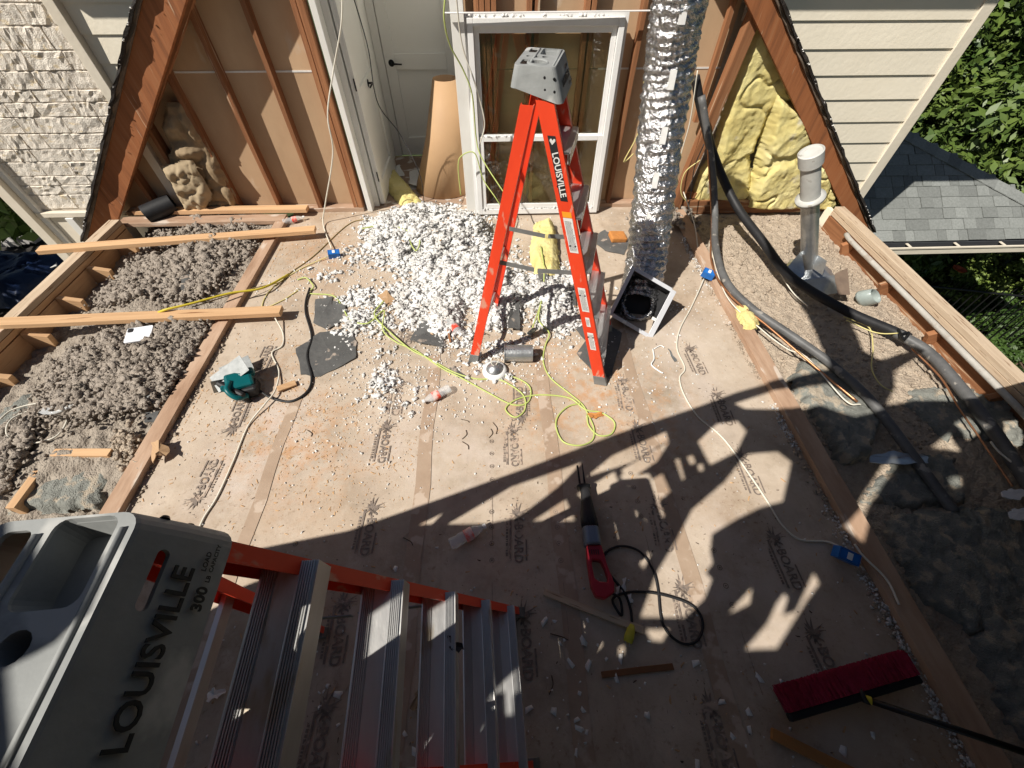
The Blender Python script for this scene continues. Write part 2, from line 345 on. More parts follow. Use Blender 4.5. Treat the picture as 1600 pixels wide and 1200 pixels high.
# numpy value noise
def vnoise(x, y, seed=0):
    xi = np.floor(x).astype(int); yi = np.floor(y).astype(int); fx = x-xi; fy = y-yi
    fx = fx*fx*(3-2*fx); fy = fy*fy*(3-2*fy)
    def h(a, b):
        n = (a*374761393+b*668265263+seed*982451653) & 0x7fffffff; n = ((n ^ (n >> 13))*1274126177) & 0x7fffffff; return (n ^ (n >> 16) & 0xffff)/0x7fffffff
    return (h(xi, yi)*(1-fx)+h(xi+1, yi)*fx)*(1-fy)+(h(xi, yi+1)*(1-fx)+h(xi+1, yi+1)*fx)*fy
def fbm(x, y, seed=0, o=4):
    s = 0; a = .5
    for i in range(o): s = s+a*vnoise(x*2**i, y*2**i, seed+i); a *= .5
    return s
def mesh_np(name, V, F, mat, smooth=False):
    me = bpy.data.meshes.new(name); V = np.asarray(V, np.float32); F = np.asarray(F, np.int32); k = F.shape[1]
    me.vertices.add(len(V)); me.vertices.foreach_set('co', V.ravel()); me.loops.add(F.size); me.loops.foreach_set('vertex_index', F.ravel())
    me.polygons.add(len(F)); me.polygons.foreach_set('loop_start', np.arange(0, F.size, k, dtype=np.int32)); me.polygons.foreach_set('loop_total', np.full(len(F), k, np.int32))
    me.materials.append(mat); me.update(calc_edges=True); me.validate()
    if smooth: me.shade_smooth()
    return me
def heightfield(name, x0, x1, y0, y1, res, fz, mat, parent=None, mask=None):
    nx = int((x1-x0)/res)+1; ny = int((y1-y0)/res)+1
    X, Y = np.meshgrid(np.linspace(x0, x1, nx), np.linspace(y0, y1, ny), indexing='ij'); Z = fz(X, Y)
    V = np.stack([X, Y, Z], -1).reshape(-1, 3); i = np.arange(nx-1)[:, None]*ny+np.arange(ny-1)[None]; F = np.stack([i, i+ny, i+ny+1, i+1], -1).reshape(-1, 4)
    if mask is not None:
        c = V[F].mean(1); F = F[mask(c[:, 0], c[:, 1])]
    return link(name, mesh_np(name, V, F, mat, True), parent)
def ico(sub=1):
    bm = bmesh.new(); bmesh.ops.create_icosphere(bm, subdivisions=sub, radius=1); V = np.array([v.co[:] for v in bm.verts]); F = np.array([[v.index for v in f.verts] for f in bm.faces]); bm.free(); return V, F
def clumpvariants(sub, k, amp, seed, fr=1.6):
    V, F = ico(sub); out = []
    for i in range(k):
        q = np.array([1+amp*(mnoise.noise(Vector(p)*fr+Vector((i*9.1+seed, 3, 1)))*1.5+mnoise.noise(Vector(p)*fr*2.7+Vector((i*5.3, 7, seed)))) for p in V]); out.append(V*q[:, None])
    return out, F
def scatter(name, P, R, mat, sub=1, amp=.45, flat=.7, seed=1, smooth=False, parent=None, fr=1.6):
    var, F = clumpvariants(sub, 9, amp, seed, fr); n = len(P); nv = len(var[0]); V = np.empty((n, nv, 3))
    a = RNG.random(n)*6.283; b = (RNG.random(n)-.5)*1.2
    for i in range(n):
        q = var[i % 9]*R[i]; ca, sa = math.cos(a[i]), math.sin(a[i]); cb, sb = math.cos(b[i]), math.sin(b[i])
        x = q[:, 0]*ca-q[:, 1]*sa; y = q[:, 0]*sa+q[:, 1]*ca; z = q[:, 2]; y2 = y*cb-z*sb; z2 = (y*sb+z*cb)*flat
        V[i, :, 0] = x+P[i][0]; V[i, :, 1] = y2+P[i][1]; V[i, :, 2] = z2+P[i][2]
    FF = (F[None]+(np.arange(n)*nv)[:, None, None]).reshape(-1, 3)
    return link(name, mesh_np(name, V.reshape(-1, 3), FF, mat, smooth), parent)

# ================================================================ GROUND
struct(MB().box((0, 30, -3.25), (300, 300, .1)).build('ground', grass))
struct(MB().box((-9, 2, -3.19), (8.5, 14, .012)).build('driveway', soilm))

# ================================================================ DECK
floor = struct(MB().box(((-2.08+1.825)/2, 1.335, -.06), (3.905, 5.67, .12)).build('floor', paper, recentre=False))
fl2 = struct(MB().box((-.78, 4.80, -.062), (1.5, 1.26, .12)).build('vestibule_floor', M('vest_floor', (.36, .25, .18), (.25, .17, .12), 5, world=True, spots=(.6, .55, .5), spotscale=9, spotw=.55), recentre=False))
def strip(x, y0, y1, wd):
    n = 16; vs = []; fs = []
    for i in range(n+1):
        y = y0+(y1-y0)*i/n; dx = .006*math.sin(i*1.7+x*9)
        vs += [(x-wd/2+dx, y, .0035), (x+wd/2+dx*1.4, y, .0035)]
        if i: o = 2*i-2; fs.append((o, o+1, o+3, o+2))
    return MB().add(vs, fs).build('seam_tape', tape, floor)
for x, y0, y1, wd in ((-.47, -1.2, 2.05, .085), (.295, -1.2, 2.5, .085), (.92, -1.2, 2.6, .085), (-1.37, -1.2, 1.7, .07)): strip(x, y0, y1, wd)
# printed stamps
def stampmesh(name, splat):
    mb = MB(); v, f = textmesh('X·BOARD', .070, 0, .028); v = [(a*.90, b, c) for a, b, c in v]; mb.add(v, f)
    W_ = .125
    mb.add([(-W_, -.052, 0), (W_, -.052, 0), (W_, -.040, 0), (-W_, -.040, 0)], [(0, 1, 2, 3)])
    mb.add([(.01, .040, 0), (W_, .040, 0), (W_, .049, 0), (.01, .049, 0)], [(0, 1, 2, 3)])
    rr = random.Random(3); x = -.08
    while x < .1:
        l = rr.uniform(.006, .02); mb.add([(x, -.071, 0), (x+l, -.071, 0), (x+l, -.059, 0), (x, -.059, 0)], [(0, 1, 2, 3)]); x += l+.005
    if splat:
        n = 34; c = (-.135, -.012); P = [(c[0], c[1], 0)]
        for i in range(n):
            q = 2*math.pi*i/n; r = (.050 if i % 2 else .026)*rr.choice((.55, .8, 1., 1.5))*rr.uniform(.8, 1.1); P.append((c[0]+r*math.cos(q), c[1]+r*math.sin(q)*1.05, 0))
        mb.add(P, [(0, 1+i, 1+(i+1) % n) for i in range(n)])
        for i in range(16):
            q = rr.uniform(0, 6.28); r = rr.uniform(.06, .1); s = rr.uniform(.002, .005); X, Y = c[0]+r*math.cos(q), c[1]+r*math.sin(q)
            mb.add([(X-s, Y-s, 0), (X+s, Y-s*.5, 0), (X, Y+s, 0)], [(0, 1, 2)])
    me = bpy.data.meshes.new(name); me.from_pydata(mb.v, [], mb.f); me.materials.append(ink); return me
stm = stampmesh('printed_stamp', True)
down = [(600, 695), (576, 830), (530, 990), (497, 1170), (620, 625), (803, 700), (810, 840), (822, 1010), (978, 618), (1004, 695), (1037, 825), (1078, 965), (1128, 1165), (1088, 565), (1130, 640), (1172, 742), (1228, 880), (1296, 1040), (640, 520), (905, 470), (770, 470)]
up = [(322, 748), (372, 645), (414, 560), (290, 900), (812, 628)]
for i, (u, v) in enumerate(down+up):
    o = link('printed_stamp', stm, floor); p = G(u, v); dn = i < len(down)
    o.scale = (.93, .93, 1); o.location = (p.x, p.y, .0042); o.rotation_euler = (0, 0, math.radians((-90 if dn else 90)+random.uniform(-3, 3)))
mk = MB()
for cx, v0 in ((768, 690), (768, 800), (462, 850), (868, 800), (1115, 860), (985, 740)):
    p0 = G(cx, v0)
    for j in range(4):
        y = p0.y-j*.085
        mk.lathe([(.013, .0038), (.010, .0038)], 14, Matrix.Translation((p0.x, y, 0)))
        mk.add([(p0.x-.004, y-.004, .0038), (p0.x+.004, y-.004, .0038), (p0.x+.004, y+.004, .0038), (p0.x-.004, y+.004, .0038)], [(0, 1, 2, 3)])
    mk.add([(p0.x-.001, p0.y-.6, .0038), (p0.x+.001, p0.y-.6, .0038), (p0.x+.001, p0.y-.36, .0038), (p0.x-.001, p0.y-.36, .0038)], [(0, 1, 2, 3)])
mk.build('printed_rings', ink, floor)

# rails along the deck edge
tag(lumber('edge_board', (-2.13, -1.2, .021), (-2.13, 3.95, .021), .10, .042, wooddusty), 'dusty plank capping the left edge of the papered deck', 'board')
tag(lumber('edge_board', (1.875, -1.2, .024), (1.875, 3.95, .024), .115, .046, wooddusty), 'wide dusty plank capping the right edge of the papered deck', 'board')
# trapped debris along right board
P = []; R_ = []
for i in range(900):
    y = random.uniform(-.6, 3.6)
    if fbm(np.array([y*5.]), np.array([1.]), 7, 3)[0] < .43: continue
    P.append((1.795+random.gauss(0, .014), y, .004)); R_.append(.002+.010*random.random()**2)
for i in range(260):
    y = random.uniform(.9, 2.4); P.append((-2.06+random.gauss(0, .015), y, .004)); R_.append(.002+.009*random.random()**2)
tag(stuff(scatter('edge_debris', P, R_, cellflat, 1, .9)), 'pale insulation crumbs caught along the deck edge planks', 'debris')
P, R_ = [], []
for i in range(2600):
    y = random.uniform(-.6, 3.5); q = fbm(np.array([y*3.]), np.array([4.]), 17, 3)[0]
    if q < .40+.1*random.random(): continue
    P.append((1.80+random.gauss(0, .010+.02*random.random()), y, .001+.012*random.random()*(q > .5))); R_.append(.0015+.008*random.random()**2.5)
tag(stuff(scatter('white_crumbs', P, R_, whitefluff, 1, 1.1)), 'ragged line of white crumbs beside the right edge plank', 'debris')

# ================================================================ END WALL
YW = 4.17
def zl(x): return .96*(x+4.0)
def zr(x): return .95*(3.8-x)
ew = thing('end_wall', 'opened end wall with bare studs over brown sheathing', 'wall', (0, YW, 0))
ew['kind'] = 'structure'; del ew['category']
def wallpoly(name, xz, y0, y1, mat, parent): return MB().prism([(x, y0, z) for x, z in xz], (0, y1-y0, 0)).build(name, mat, parent)
SE = 1.165
for a, b in ((-3.9, -2.62), (-2.615, -1.415)):
    za, zb = max(zl(a), 0), zl(b)
    if za < SE: wallpoly('sheathing_panel', [(a, 0), (b, 0), (b, min(SE, zb)), ((SE/.96-4.0), SE), (a, za)] if zb > SE else [(a, 0), (b, 0), (b, zb), (a, za)], 4.205, 4.225, kraft, ew)
    else: wallpoly('sheathing_panel', [(a, 0), (b, 0), (b, SE), (a, SE)], 4.205, 4.225, kraft, ew)
    if zb > SE: a2 = max(a, SE/.96-4.0+.01); wallpoly('sheathing_panel', [(a2, SE+.006), (b, SE+.006), (b, min(zb, 2.9)), (a2, min(zl(a2), 2.9))], 4.205, 4.225, kraft, ew)
for a, b in ((-.25, .75), (.755, 1.95)):
    wallpoly('sheathing_panel', [(a, 0), (b, 0), (b, SE), (a, SE)], 4.205, 4.225, kraft, ew)
    wallpoly('sheathing_panel', [(a, SE+.006), (b, SE+.006), (b, min(2.9, zr(b))), (a, 2.9)], 4.205, 4.225, kraft, ew)
for a, b in ((-2.75, -1.42), (.9, 1.95)): MB().box(((a+b)/2, 4.203, SE+.003), (b-a, .003, .013)).build('seam_strip', labelw, ew)
def stud(x, z0, z1, wd=.038, dp=.089, y=4.158, mat=woodred, nm='stud', lean=0):
    return lumber(nm, (x, y, z0), (x+lean, y, z1), dp, wd, woodredx if mat is woodred else mat, ew, up=(1, 0, 0))
for x in (-3.43, -3.03, -2.62, -2.21, -1.80): stud(x, .04, min(zl(x)-.09, 2.9))
stud(-1.385, .04, 2.9, .05, .10); stud(-1.437, .04, 2.9, .04, .089)
for x in (-.10, -.058, -.014, .03, .36, .79, 1.18, 1.53): stud(x, .04, 2.7)
stud(.30, .04, 2.7, .038, .089); stud(.74, .04, 2.7)
lumber('sole_plate', (-3.75, 4.15, .02), (-1.36, 4.15, .02), .095, .04, wooddusty, ew)
lumber('sole_plate', (-.2, 4.15, .02), (2.2, 4.15, .02), .095, .04, wooddusty, ew)
lumber('ledger', (1.95, 4.08, .0), (3.6, 4.08, .0), .045, .14, woodredx, ew)
lumber('ledger', (1.95, 4.135, .10), (3.5, 4.135, .10), .04, .06, woodredx, ew)
lumber('floor_plank', (-3.7, 3.93, .03), (-2.1, 3.93, .03), .13, .038, wooddusty, ew)
lumber('floor_plank', (-3.6, 4.05, .075), (-1.9, 4.05, .07), .09, .038, woodnew, ew)
MB().box((-1.295, 4.155, 1.45), (.05, .11, 2.9)).build('door_jamb', whitep, ew, bevel=.004)
lumber('jamb_trim', (-.245, 4.10, 0), (-.245, 4.10, 2.9), .07, .10, whitep, ew, up=(1, 0, 0))
# inner rafters / leaning braces by the right side
lumber('brace', W(1192, -10, 4.06), W(1052, 326, 4.10), .085, .10, woodredx, ew, up=(0, 1, 0))
lumber('brace', W(1150, -10, 4.12), W(1086, 190, 4.12), .04, .05, woodredx, ew, up=(0, 1, 0))
lumber('inner_rafter', W(1172, -30, 4.10), W(1335, 345, 4.10), .10, .05, woodredx, ew, up=(0, 1, 0))
lumber('inner_rafter', (-1.2, 4.125, zl(-1.2)-.12), (-3.6, 4.125, zl(-3.6)-.10), .09, .05, woodredx, ew, up=(0, 1, 0))
lumber('block', (1.5, 4.10, .33), (1.72, 4.10, .33), .06, .07, woodredx, ew)
# gable rafter pair standing proud of the wall, with the cut roof edge
def rafter(side, pts, outer):
    t = thing('gable_rafter', 'reddish rafter with torn black roof edge, sloping down at the %s' % side, 'rafter', (outer[1][0], 3.9, 0))
    y = 3.97
    MB().prism([(p.x, y, p.z) for p in pts], (0, .04, 0)).build('rafter_board', woodred, t, bevel=.003)
    a, b = Vector((outer[0][0], 0, outer[0][1])), Vector((outer[1][0], 0, outer[1][1])); d = (b-a); L = d.length; d.normalize()
    nrm = Vector((-d.z, 0, d.x)); nrm = nrm if nrm.z > 0 else -nrm
    rr = random.Random(5)
    for nm, mat, o0, o1, yf in (('roof_deck', plyw, .0, .018, 3.95), ('torn_felt', felt, .018, .034, 3.92)):
        mb = MB(); n = 70; vs = []; fs = []
        for i in range(n+1):
            p = a+d*(L*i/n); yy = yf+rr.uniform(-.012, .012); j = rr.uniform(-.005, .007) if mat is felt else 0
            q0, q1 = p+nrm*o0, p+nrm*(o1+j)
            vs += [(q0.x, yy, q0.z), (q1.x, yy+rr.uniform(-.01, .005), q1.z), (q1.x, 4.19, q1.z), (q0.x, 4.19, q0.z)]
            if i: o = 4*i-4; fs += [(o+k, o+(k+1) % 4, o+4+(k+1) % 4, o+4+k) for k in range(4)]
        mb.add(vs, fs).build(nm, mat, t)
    P = []; R_ = []
    for i in range(160):
        p = a+d*(L*rr.random())+nrm*.03; P.append((p.x, 3.92+rr.uniform(-.015, .03), p.z)); R_.append(rr.uniform(.002, .009))
    stuff(scatter('insulation_crumbs', P, R_, labelw, 1, .5, parent=t)); return t
def wp(u, v): return W(u, v, 3.97)
def ext(p, q, x): t = (x-q.x)/(p.x-q.x); return q+(p-q)*t
LT = [ext(wp(226, -14), wp(136, 376), -.3), ext(wp(296, -14), wp(182, 352), -.1), wp(182, 352), wp(150, 362), wp(136, 376)]
RT = [ext(wp(1204, -14), wp(1360, 362), .1), wp(1360, 362), wp(1345, 358), wp(1328, 350), ext(wp(1158, -14), wp(1328, 350), 0)]
rafter('left', LT, ((LT[0].x, LT[0].z), (LT[4].x, LT[4].z)))
rafter('right', RT, ((RT[0].x, RT[0].z), (RT[1].x, RT[1].z)))

# recess behind the door opening
vs_ = thing('vestibule_wall', 'white painted side walls of the small recess with the doors', 'wall', (-.75, 4.8, 0))
MB().box((-1.245, 4.83, 1.4), (.05, 1.24, 2.8)).build('side_wall', offw, vs_)
MB().box((-.26, 4.83, 1.4), (.05, 1.24, 2.8)).build('side_wall', offw, vs_)
MB().box((-.75, 5.50, 1.4), (1.04, .06, 2.8)).build('back_wall', offw, vs_)
for x in (-1.175, -.325): MB().box((x, 5.45, 1.4), (.085, .035, 2.8)).build('door_casing', offw, vs_, bevel=.004)
def door(name, label, o, x, width, handle_at, hinges, flip=1):
    t = thing(name, label, 'door', o); m = frame(o, x, (0, 0, 1)); H = 2.03; nz = flip
    mb = MB(); mb.box((width/2, H/2, 0), (width, H, .026)); mb.v = [tuple(m@Vector(p)) for p in mb.v]; mb.build('panel', offw, t)
    mb = MB()
    for cx, cy, dx, dy in ((.055, H/2, .11, H), (width-.055, H/2, .11, H), (width/2, .10, width-.22, .20), (width/2, .93, width-.22, .14), (width/2, H-.06, width-.22, .12)):
        mb.box((cx, cy, nz*.0235), (dx-.001, dy-.001, .021))
    mb.v = [tuple(m@Vector(p)) for p in mb.v]; mb.build('raised_frame', offw, t, bevel=.003)
    hx, hz = handle_at; mb = MB(); M0 = m@Matrix.Translation((hx, hz, nz*.026))
    mb.lathe([(0, nz*.012), (.03, nz*.012), (.033, nz*.004), (.033, 0)], 20, M0)
    mb.tube([M0@Vector((0, 0, 0)), M0@Vector((0, 0, nz*.05))], .009, 10)
    s = 1 if hx < width/2 else -1
    mb.tube([M0@Vector((0, 0, nz*.048)), M0@Vector((s*.05, 0, nz*.05)), M0@Vector((s*.115, -.004, nz*.046))], [.009, .008, .007], 10)
    mb.build('lever_handle', blackmetal, t, smooth=True)
    for hz in hinges:
        mb = MB(); mb.box((0 if hx > width/2 else width, hz, nz*.026), (.022, .09, .01)); mb.v = [tuple(m@Vector(p)) for p in mb.v]; mb.build('hinge', blackmetal, t)
    return t
door('closed_door', 'closed white two panel door with black lever handle at the back of the recess', (-1.125, 5.46, .012), (1, 0, 0), .76, (.065, .92), ())
door('open_door', 'white panel door leaf with black hinges seen edge on along the recess side', (-1.195, 4.235, .012), (0, 1, 0), .80, (.42, .95), (.28, 1.05, 1.8), 1)
hw = W(1, 1, 1)
# jamb strips for the recess
MB().box((-1.195, 5.13, 1.4), (.03, .09, 2.8)).build('door_casing', offw, vs_, bevel=.003)

# leaning window unit
wt = thing('window_unit', 'white framed two pane window leaning against the studs behind the ladder', 'window', (.43, 4.02, 0))
wm = frame((-.175, 3.99, .02), (1, .0, 0), (.0, .075, 1)); WW, WH = 1.21, 1.50
def wbox(mb, x0, x1, y0, y1, z0, z1): mb.box(((x0+x1)/2, (y0+y1)/2, (z0+z1)/2), (x1-x0, y1-y0, z1-z0))
def wbuild(mb, nm, mat, bv=.003): mb.v = [tuple(wm@Vector(p)) for p in mb.v]; return mb.build(nm, mat, wt, bevel=bv)
for nm, a in (('frame_side', (0, .045, 0, WH)), ('frame_side', (WW-.045, WW, 0, WH)), ('frame_head', (.045, WW-.045, WH-.05, WH)), ('frame_sill', (.045, WW-.045, 0, .05))):
    mb = MB(); wbox(mb, *a, -.05, .03); wbuild(mb, nm, vinyl)
for nm, a in (('nail_fin', (-.03, 0, -.0, WH)), ('nail_fin', (WW, WW+.03, 0, WH)), ('nail_fin', (-.03, WW+.03, WH, WH+.03))):
    mb = MB(); wbox(mb, *a, -.012, -.009); wbuild(mb, nm, vinyl, 0)
def sash(x0, x1, y0, y1, z, th=.035):
    mb = MB()
    for a in ((x0, x0+.04, y0, y1), (x1-.04, x1, y0, y1), (x0+.04, x1-.04, y1-.04, y1), (x0+.04, x1-.04, y0, y0+.045)): wbox(mb, *a, z-th/2, z+th/2)
    s = wbuild(mb, 'sash', vinyl, .003)
    mb = MB(); wbox(mb, x0+.04, x1-.04, y0+.045, y1-.04, z-.004, z+.002); mb.v = [tuple(wm@Vector(p)) for p in mb.v]
    mb.build('pane', glass, s)
sash(.047, WW-.047, .052, .70, .0); sash(.047, WW-.047, .665, WH-.052, -.018)
lumber('spacer_strip', (-.33, 4.02, 1.555), (1.30, 4.04, 1.56), .03, .006, vinyl, wt)

# yellow / grey puffy batts on walls and floor
CREASE = []
def puff(name, poly, m, th, mat, res=.012, amp=.5, seed=1, fr=7, edge=.05, parent=None):
    xs = [p[0] for p in poly]; ys = [p[1] for p in poly]; x0, x1, y0, y1 = min(xs), max(xs), min(ys), max(ys)
    nx = int((x1-x0)/res)+2; ny = int((y1-y0)/res)+2
    X, Y = np.meshgrid(np.linspace(x0, x1, nx), np.linspace(y0, y1, ny), indexing='ij')
    D = np.full(X.shape, 9.); n = len(poly)
    for i in range(n):
        ax, ay = poly[i][:2]; bx, by = poly[(i+1) % n][:2]; L2 = (bx-ax)**2+(by-ay)**2+1e-12
        t = np.clip(((X-ax)*(bx-ax)+(Y-ay)*(by-ay))/L2, 0, 1); D = np.minimum(D, np.hypot(X-ax-t*(bx-ax), Y-ay-t*(by-ay)))
    ins = np.array([[inpoly(X[i, j], Y[i, j], poly) for j in range(ny)] for i in range(nx)])
    D = np.where(ins, D, -D)+(fbm(X*25, Y*25, seed, 5)-.45)*(.03 if amp > .3 else .09)
    h = np.sqrt(np.clip(D/edge, 0, 1))*th*(1-amp*.5+amp*(fbm(X*fr, Y*fr*.6, seed+3, 4)*1.6-.3))
    h = h+(fbm(X*38, Y*38, seed+9, 5)-.45)*(.016 if mat is yellow else .03)*(D > .01)
    if mat in CREASE: h = np.sqrt(np.clip(D/edge, 0, 1))*th*(.35+1.9*np.abs(fbm(X*fr*.55, Y*fr*.55, seed+21, 3)-.45)*2+.5*np.abs(fbm(X*fr*1.7, Y*fr*.9, seed+25, 3)-.45)*2)
    h = h-th*(.22 if amp > .3 else .10)*np.exp(-((fbm(X*4, Y*4, seed+5, 2)-.4)/.02)**2)*(D > .02)
    V = np.stack([X, Y, np.where(D > 0, h, 0)], -1).reshape(-1, 3); i = np.arange(nx-1)[:, None]*ny+np.arange(ny-1)[None]
    F = np.stack([i, i+ny, i+ny+1, i+1], -1).reshape(-1, 4); F = F[(D.reshape(-1)[F] > -.004).any(1)]
    Mx = np.array(m); V = V@Mx[:3, :3].T+Mx[:3, 3]
    if parent is None:
        off = Vector(m.translation); V = V-np.array(off)
        o = bpy.data.objects.new(name, mesh_np(name, V, F, mat, True)); COL.objects.link(o); o.location = off; return o
    return link(name, mesh_np(name, V, F, mat, True), parent)
def wpuff(name, px, y, th, mat, **k):
    P = [W(u, v, y) for u, v in px]; m = frame((0, y, 0), (1, 0, 0), (0, 0, 1)); return puff(name, [(p.x, p.z) for p in P], m, th, mat, **k)
def fpuff(name, px, z, th, mat, **k):
    P = [G(u, v, z) for u, v in px]; m = Matrix.Translation((0, 0, z)); return puff(name, [(p.x, p.y) for p in P], m, th, mat, **k)
tag(wpuff('yellow_batt', [(1186, 18), (1212, 60), (1236, 150), (1200, 170), (1175, 235), (1150, 250), (1112, 262), (1125, 190), (1160, 80)], 4.17, .10, yellow, fr=5), 'tall pale yellow batt wedged between the leaning brace and upper rafter', 'insulation')
tag(wpuff('yellow_batt', [(1206, 140), (1240, 160), (1262, 205), (1290, 270), (1310, 322), (1205, 322), (1160, 318), (1178, 260)], 4.15, .17, yellow, seed=8, fr=4), 'bright yellow batt slumped in the right corner beside the vent pipe', 'insulation')
tag(wpuff('yellow_batt', [(1112, 240), (1170, 235), (1172, 300), (1150, 326), (1078, 322), (1092, 270)], 4.16, .08, yellow, seed=12), 'low yellow batt tucked behind the black hoses', 'insulation')
tag(fpuff('yellow_batt', [(592, 264), (612, 262), (660, 318), (658, 330), (632, 326), (600, 290)], .005, .07, yellow, seed=4, res=.009), 'yellow insulation scrap lying in the recess doorway', 'insulation')
tag(fpuff('yellow_batt', [(836, 352), (862, 350), (870, 372), (872, 425), (862, 434), (838, 428), (828, 402), (832, 372)], .03, .09, yellow, seed=5, res=.009), 'upright block of yellow insulation under the far ladder', 'insulation')
tag(fpuff('yellow_batt', [(1150, 478), (1165, 476), (1186, 505), (1180, 515), (1160, 512), (1152, 495)], .05, .05, yellow, seed=6, res=.008), 'small yellow tuft hooked on the right edge board', 'insulation')
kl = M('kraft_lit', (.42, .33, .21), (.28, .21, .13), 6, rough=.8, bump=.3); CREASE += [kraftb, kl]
tag(wpuff('kraft_batt', [(262, 165), (285, 160), (300, 190), (345, 260), (372, 320), (350, 330), (300, 328), (275, 285), (262, 258), (272, 232), (255, 200)], 4.13, .055, kraftb, seed=7, fr=9, amp=.6), 'crumpled brown paper faced batt hanging between the left studs', 'insulation')
tag(wpuff('kraft_batt', [(255, 262), (300, 250), (330, 300), (318, 330), (292, 330)], 4.05, .055, kl, seed=2, fr=12, amp=.6), 'torn tan paper sack of insulation at the foot of the left studs', 'insulation')
tag(MB().tube([(-3.42, 3.93, .10), (-3.2, 4.08, .14)], .085, 20, False).tube([(-3.2, 4.08, .14), (-3.42, 3.93, .10)], .078, 20, False).build('black_pipe', blackm, smooth=True), 'short black pipe open towards the left bay in the corner shade', 'pipe')

# ================================================================ HOUSE FRONT LEFT AND RIGHT
rs = thing('siding_wall', 'cream lap siding wall right of the opened attic', 'wall', (3.3, 4.25, -3.2))
z = -3.1
while z < 2.5:
    x0 = 1.95 if z > 1.5 else (max(2.0, 3.8-z/.95-.25) if z > -.1 else 3.62)
    x1 = 3.90; t = .183
    MB().prism([(x0, 4.222, z-.006), (x0, 4.214, z-.006), (x0, 4.226, z+t), (x0, 4.236, z+t)], (x1-x0, 0, 0)).build('siding_board', siding, rs); z += t
MB().box((2.9, 4.26, -.4), (2.1, .02, 5.6)).build('backing', mortar, rs)
MB().box((3.955, 4.225, -.3), (.105, .05, 5.7)).build('corner_board', trimc, rs, bevel=.004)
MB().box((3.985, 6.3, -.3), (.03, 4.1, 5.7)).build('side_wall', siding, rs)
ls = thing('siding_wall', 'cream lap siding between stone facing and the left rafter', 'wall', (-3, 4.25, 0))
z = .5
while z < 2.5:
    MB().prism([(-3.16, 4.222, z-.006), (-3.16, 4.214, z-.006), (-3.16, 4.226, z+.183), (-3.16, 4.236, z+.183)], (1.36 if z > 1.2 else .6, 0, 0)).build('siding_board', siding, ls); z += .183
MB().box((-3.205, 4.20, .9), (.085, .09, 3.2)).build('corner_board', trimc, ls, bevel=.004)
# eave overhangs above
ea = thing('eave', 'grey soffit of the main roof above the stone and siding', 'eave', (0, 4.0, 2.55))
MB().prism([(-4.1, 4.2, 2.5), (-3.75, 3.74, 2.5), (-3.2, 3.74, 2.5), (-3.2, 4.2, 2.5)], (0, 0, .1)).build('soffit', trimc, ea)
MB().prism([(1.4, 3.74, 2.52), (4.5, 3.74, 2.52), (4.5, 4.3, 2.52), (1.4, 4.3, 2.52)], (0, 0, .1)).build('soffit', trimc, ea)
# stone veneer
sw = thing('stone_wall', 'pale split face stone veneer wall at the far left', 'wall', (-4, 4.2, -3.2))
MB().box((-4.03, 4.26, -.15), (1.60, .06, 5.6)).build('mortar_bed', mortar, sw)
def stonemesh(k):
    nx, nz = 9, 5; V = []; F = []
    for i in range(nx+1):
        for j in range(nz+1):
            x = [-.5, -.48, -.36, -.2, -.07, .07, .2, .36, .48, .5][i]; z_ = [-.5, -.45, -.16, .16, .45, .5][j]; e = min(i, nx-i, j*1.3, (nz-j)*1.3); d = .0 if e == 0 else (.011+.010*mnoise.noise(Vector((x*5+k*7, z_*3.2, k)))+.008*mnoise.noise(Vector((x*13, z_*7, k*3.3))))
            jx = .018*mnoise.noise(Vector((x*9, z_*9, k+50))); V.append((x+jx*(e == 0), -d, z_+jx*1.6*(e == 0)))
    for i in range(nx):
        for j in range(nz): o = i*(nz+1)+j; F.append((o, o+nz+1, o+nz+2, o+1))
    me = bpy.data.meshes.new('stone'); me.from_pydata(V, [], F); me.materials.append(stone); return me
sms = [stonemesh(k) for k in range(9)]
z = .02; ri = 0; rr = random.Random(11)
while z < 2.6:
    h = rr.choice((.09, .11, .13, .15)); x = -4.74-rr.random()*.2
    while x < -3.26:
        l = rr.uniform(.13, .34); xa, xb = max(x, -4.72), min(x+l, -3.255)
        if xb-xa > .03:
            o = link('stone', rr.choice(sms), sw); o.location = Vector(((xa+xb)/2, 4.235, z+h/2))-sw.location; o.scale = (xb-xa-.004, rr.uniform(.8, 1.4), h-.004)
        x += l
    z += h
MB().box((-4.79, 4.19, -.6), (.11, .12, 5.2)).build('corner_board', trimc, sw, bevel=.004)
MB().box((-4.70, 4.215, -.6), (.06, .06, 5.2)).build('corner_board', whitep, sw, bevel=.004)
MB().box((-4.3, 4.20, -.02), (.85, .05, .05)).build('stone_ledge', trimc, sw, bevel=.004)
MB().box((-4.15, 4.225, -1.65), (1.0, .03, 3.2)).build('lower_panel', trimc, sw)
MB().box((-4.42, 4.19, -1.4), (.08, .06, 2.7)).build('panel_trim', whitep, sw, bevel=.003)
MB().box((-4.835, 6.2, -.6), (.03, 4.1, 5.2)).build('side_wall', trimc, sw)

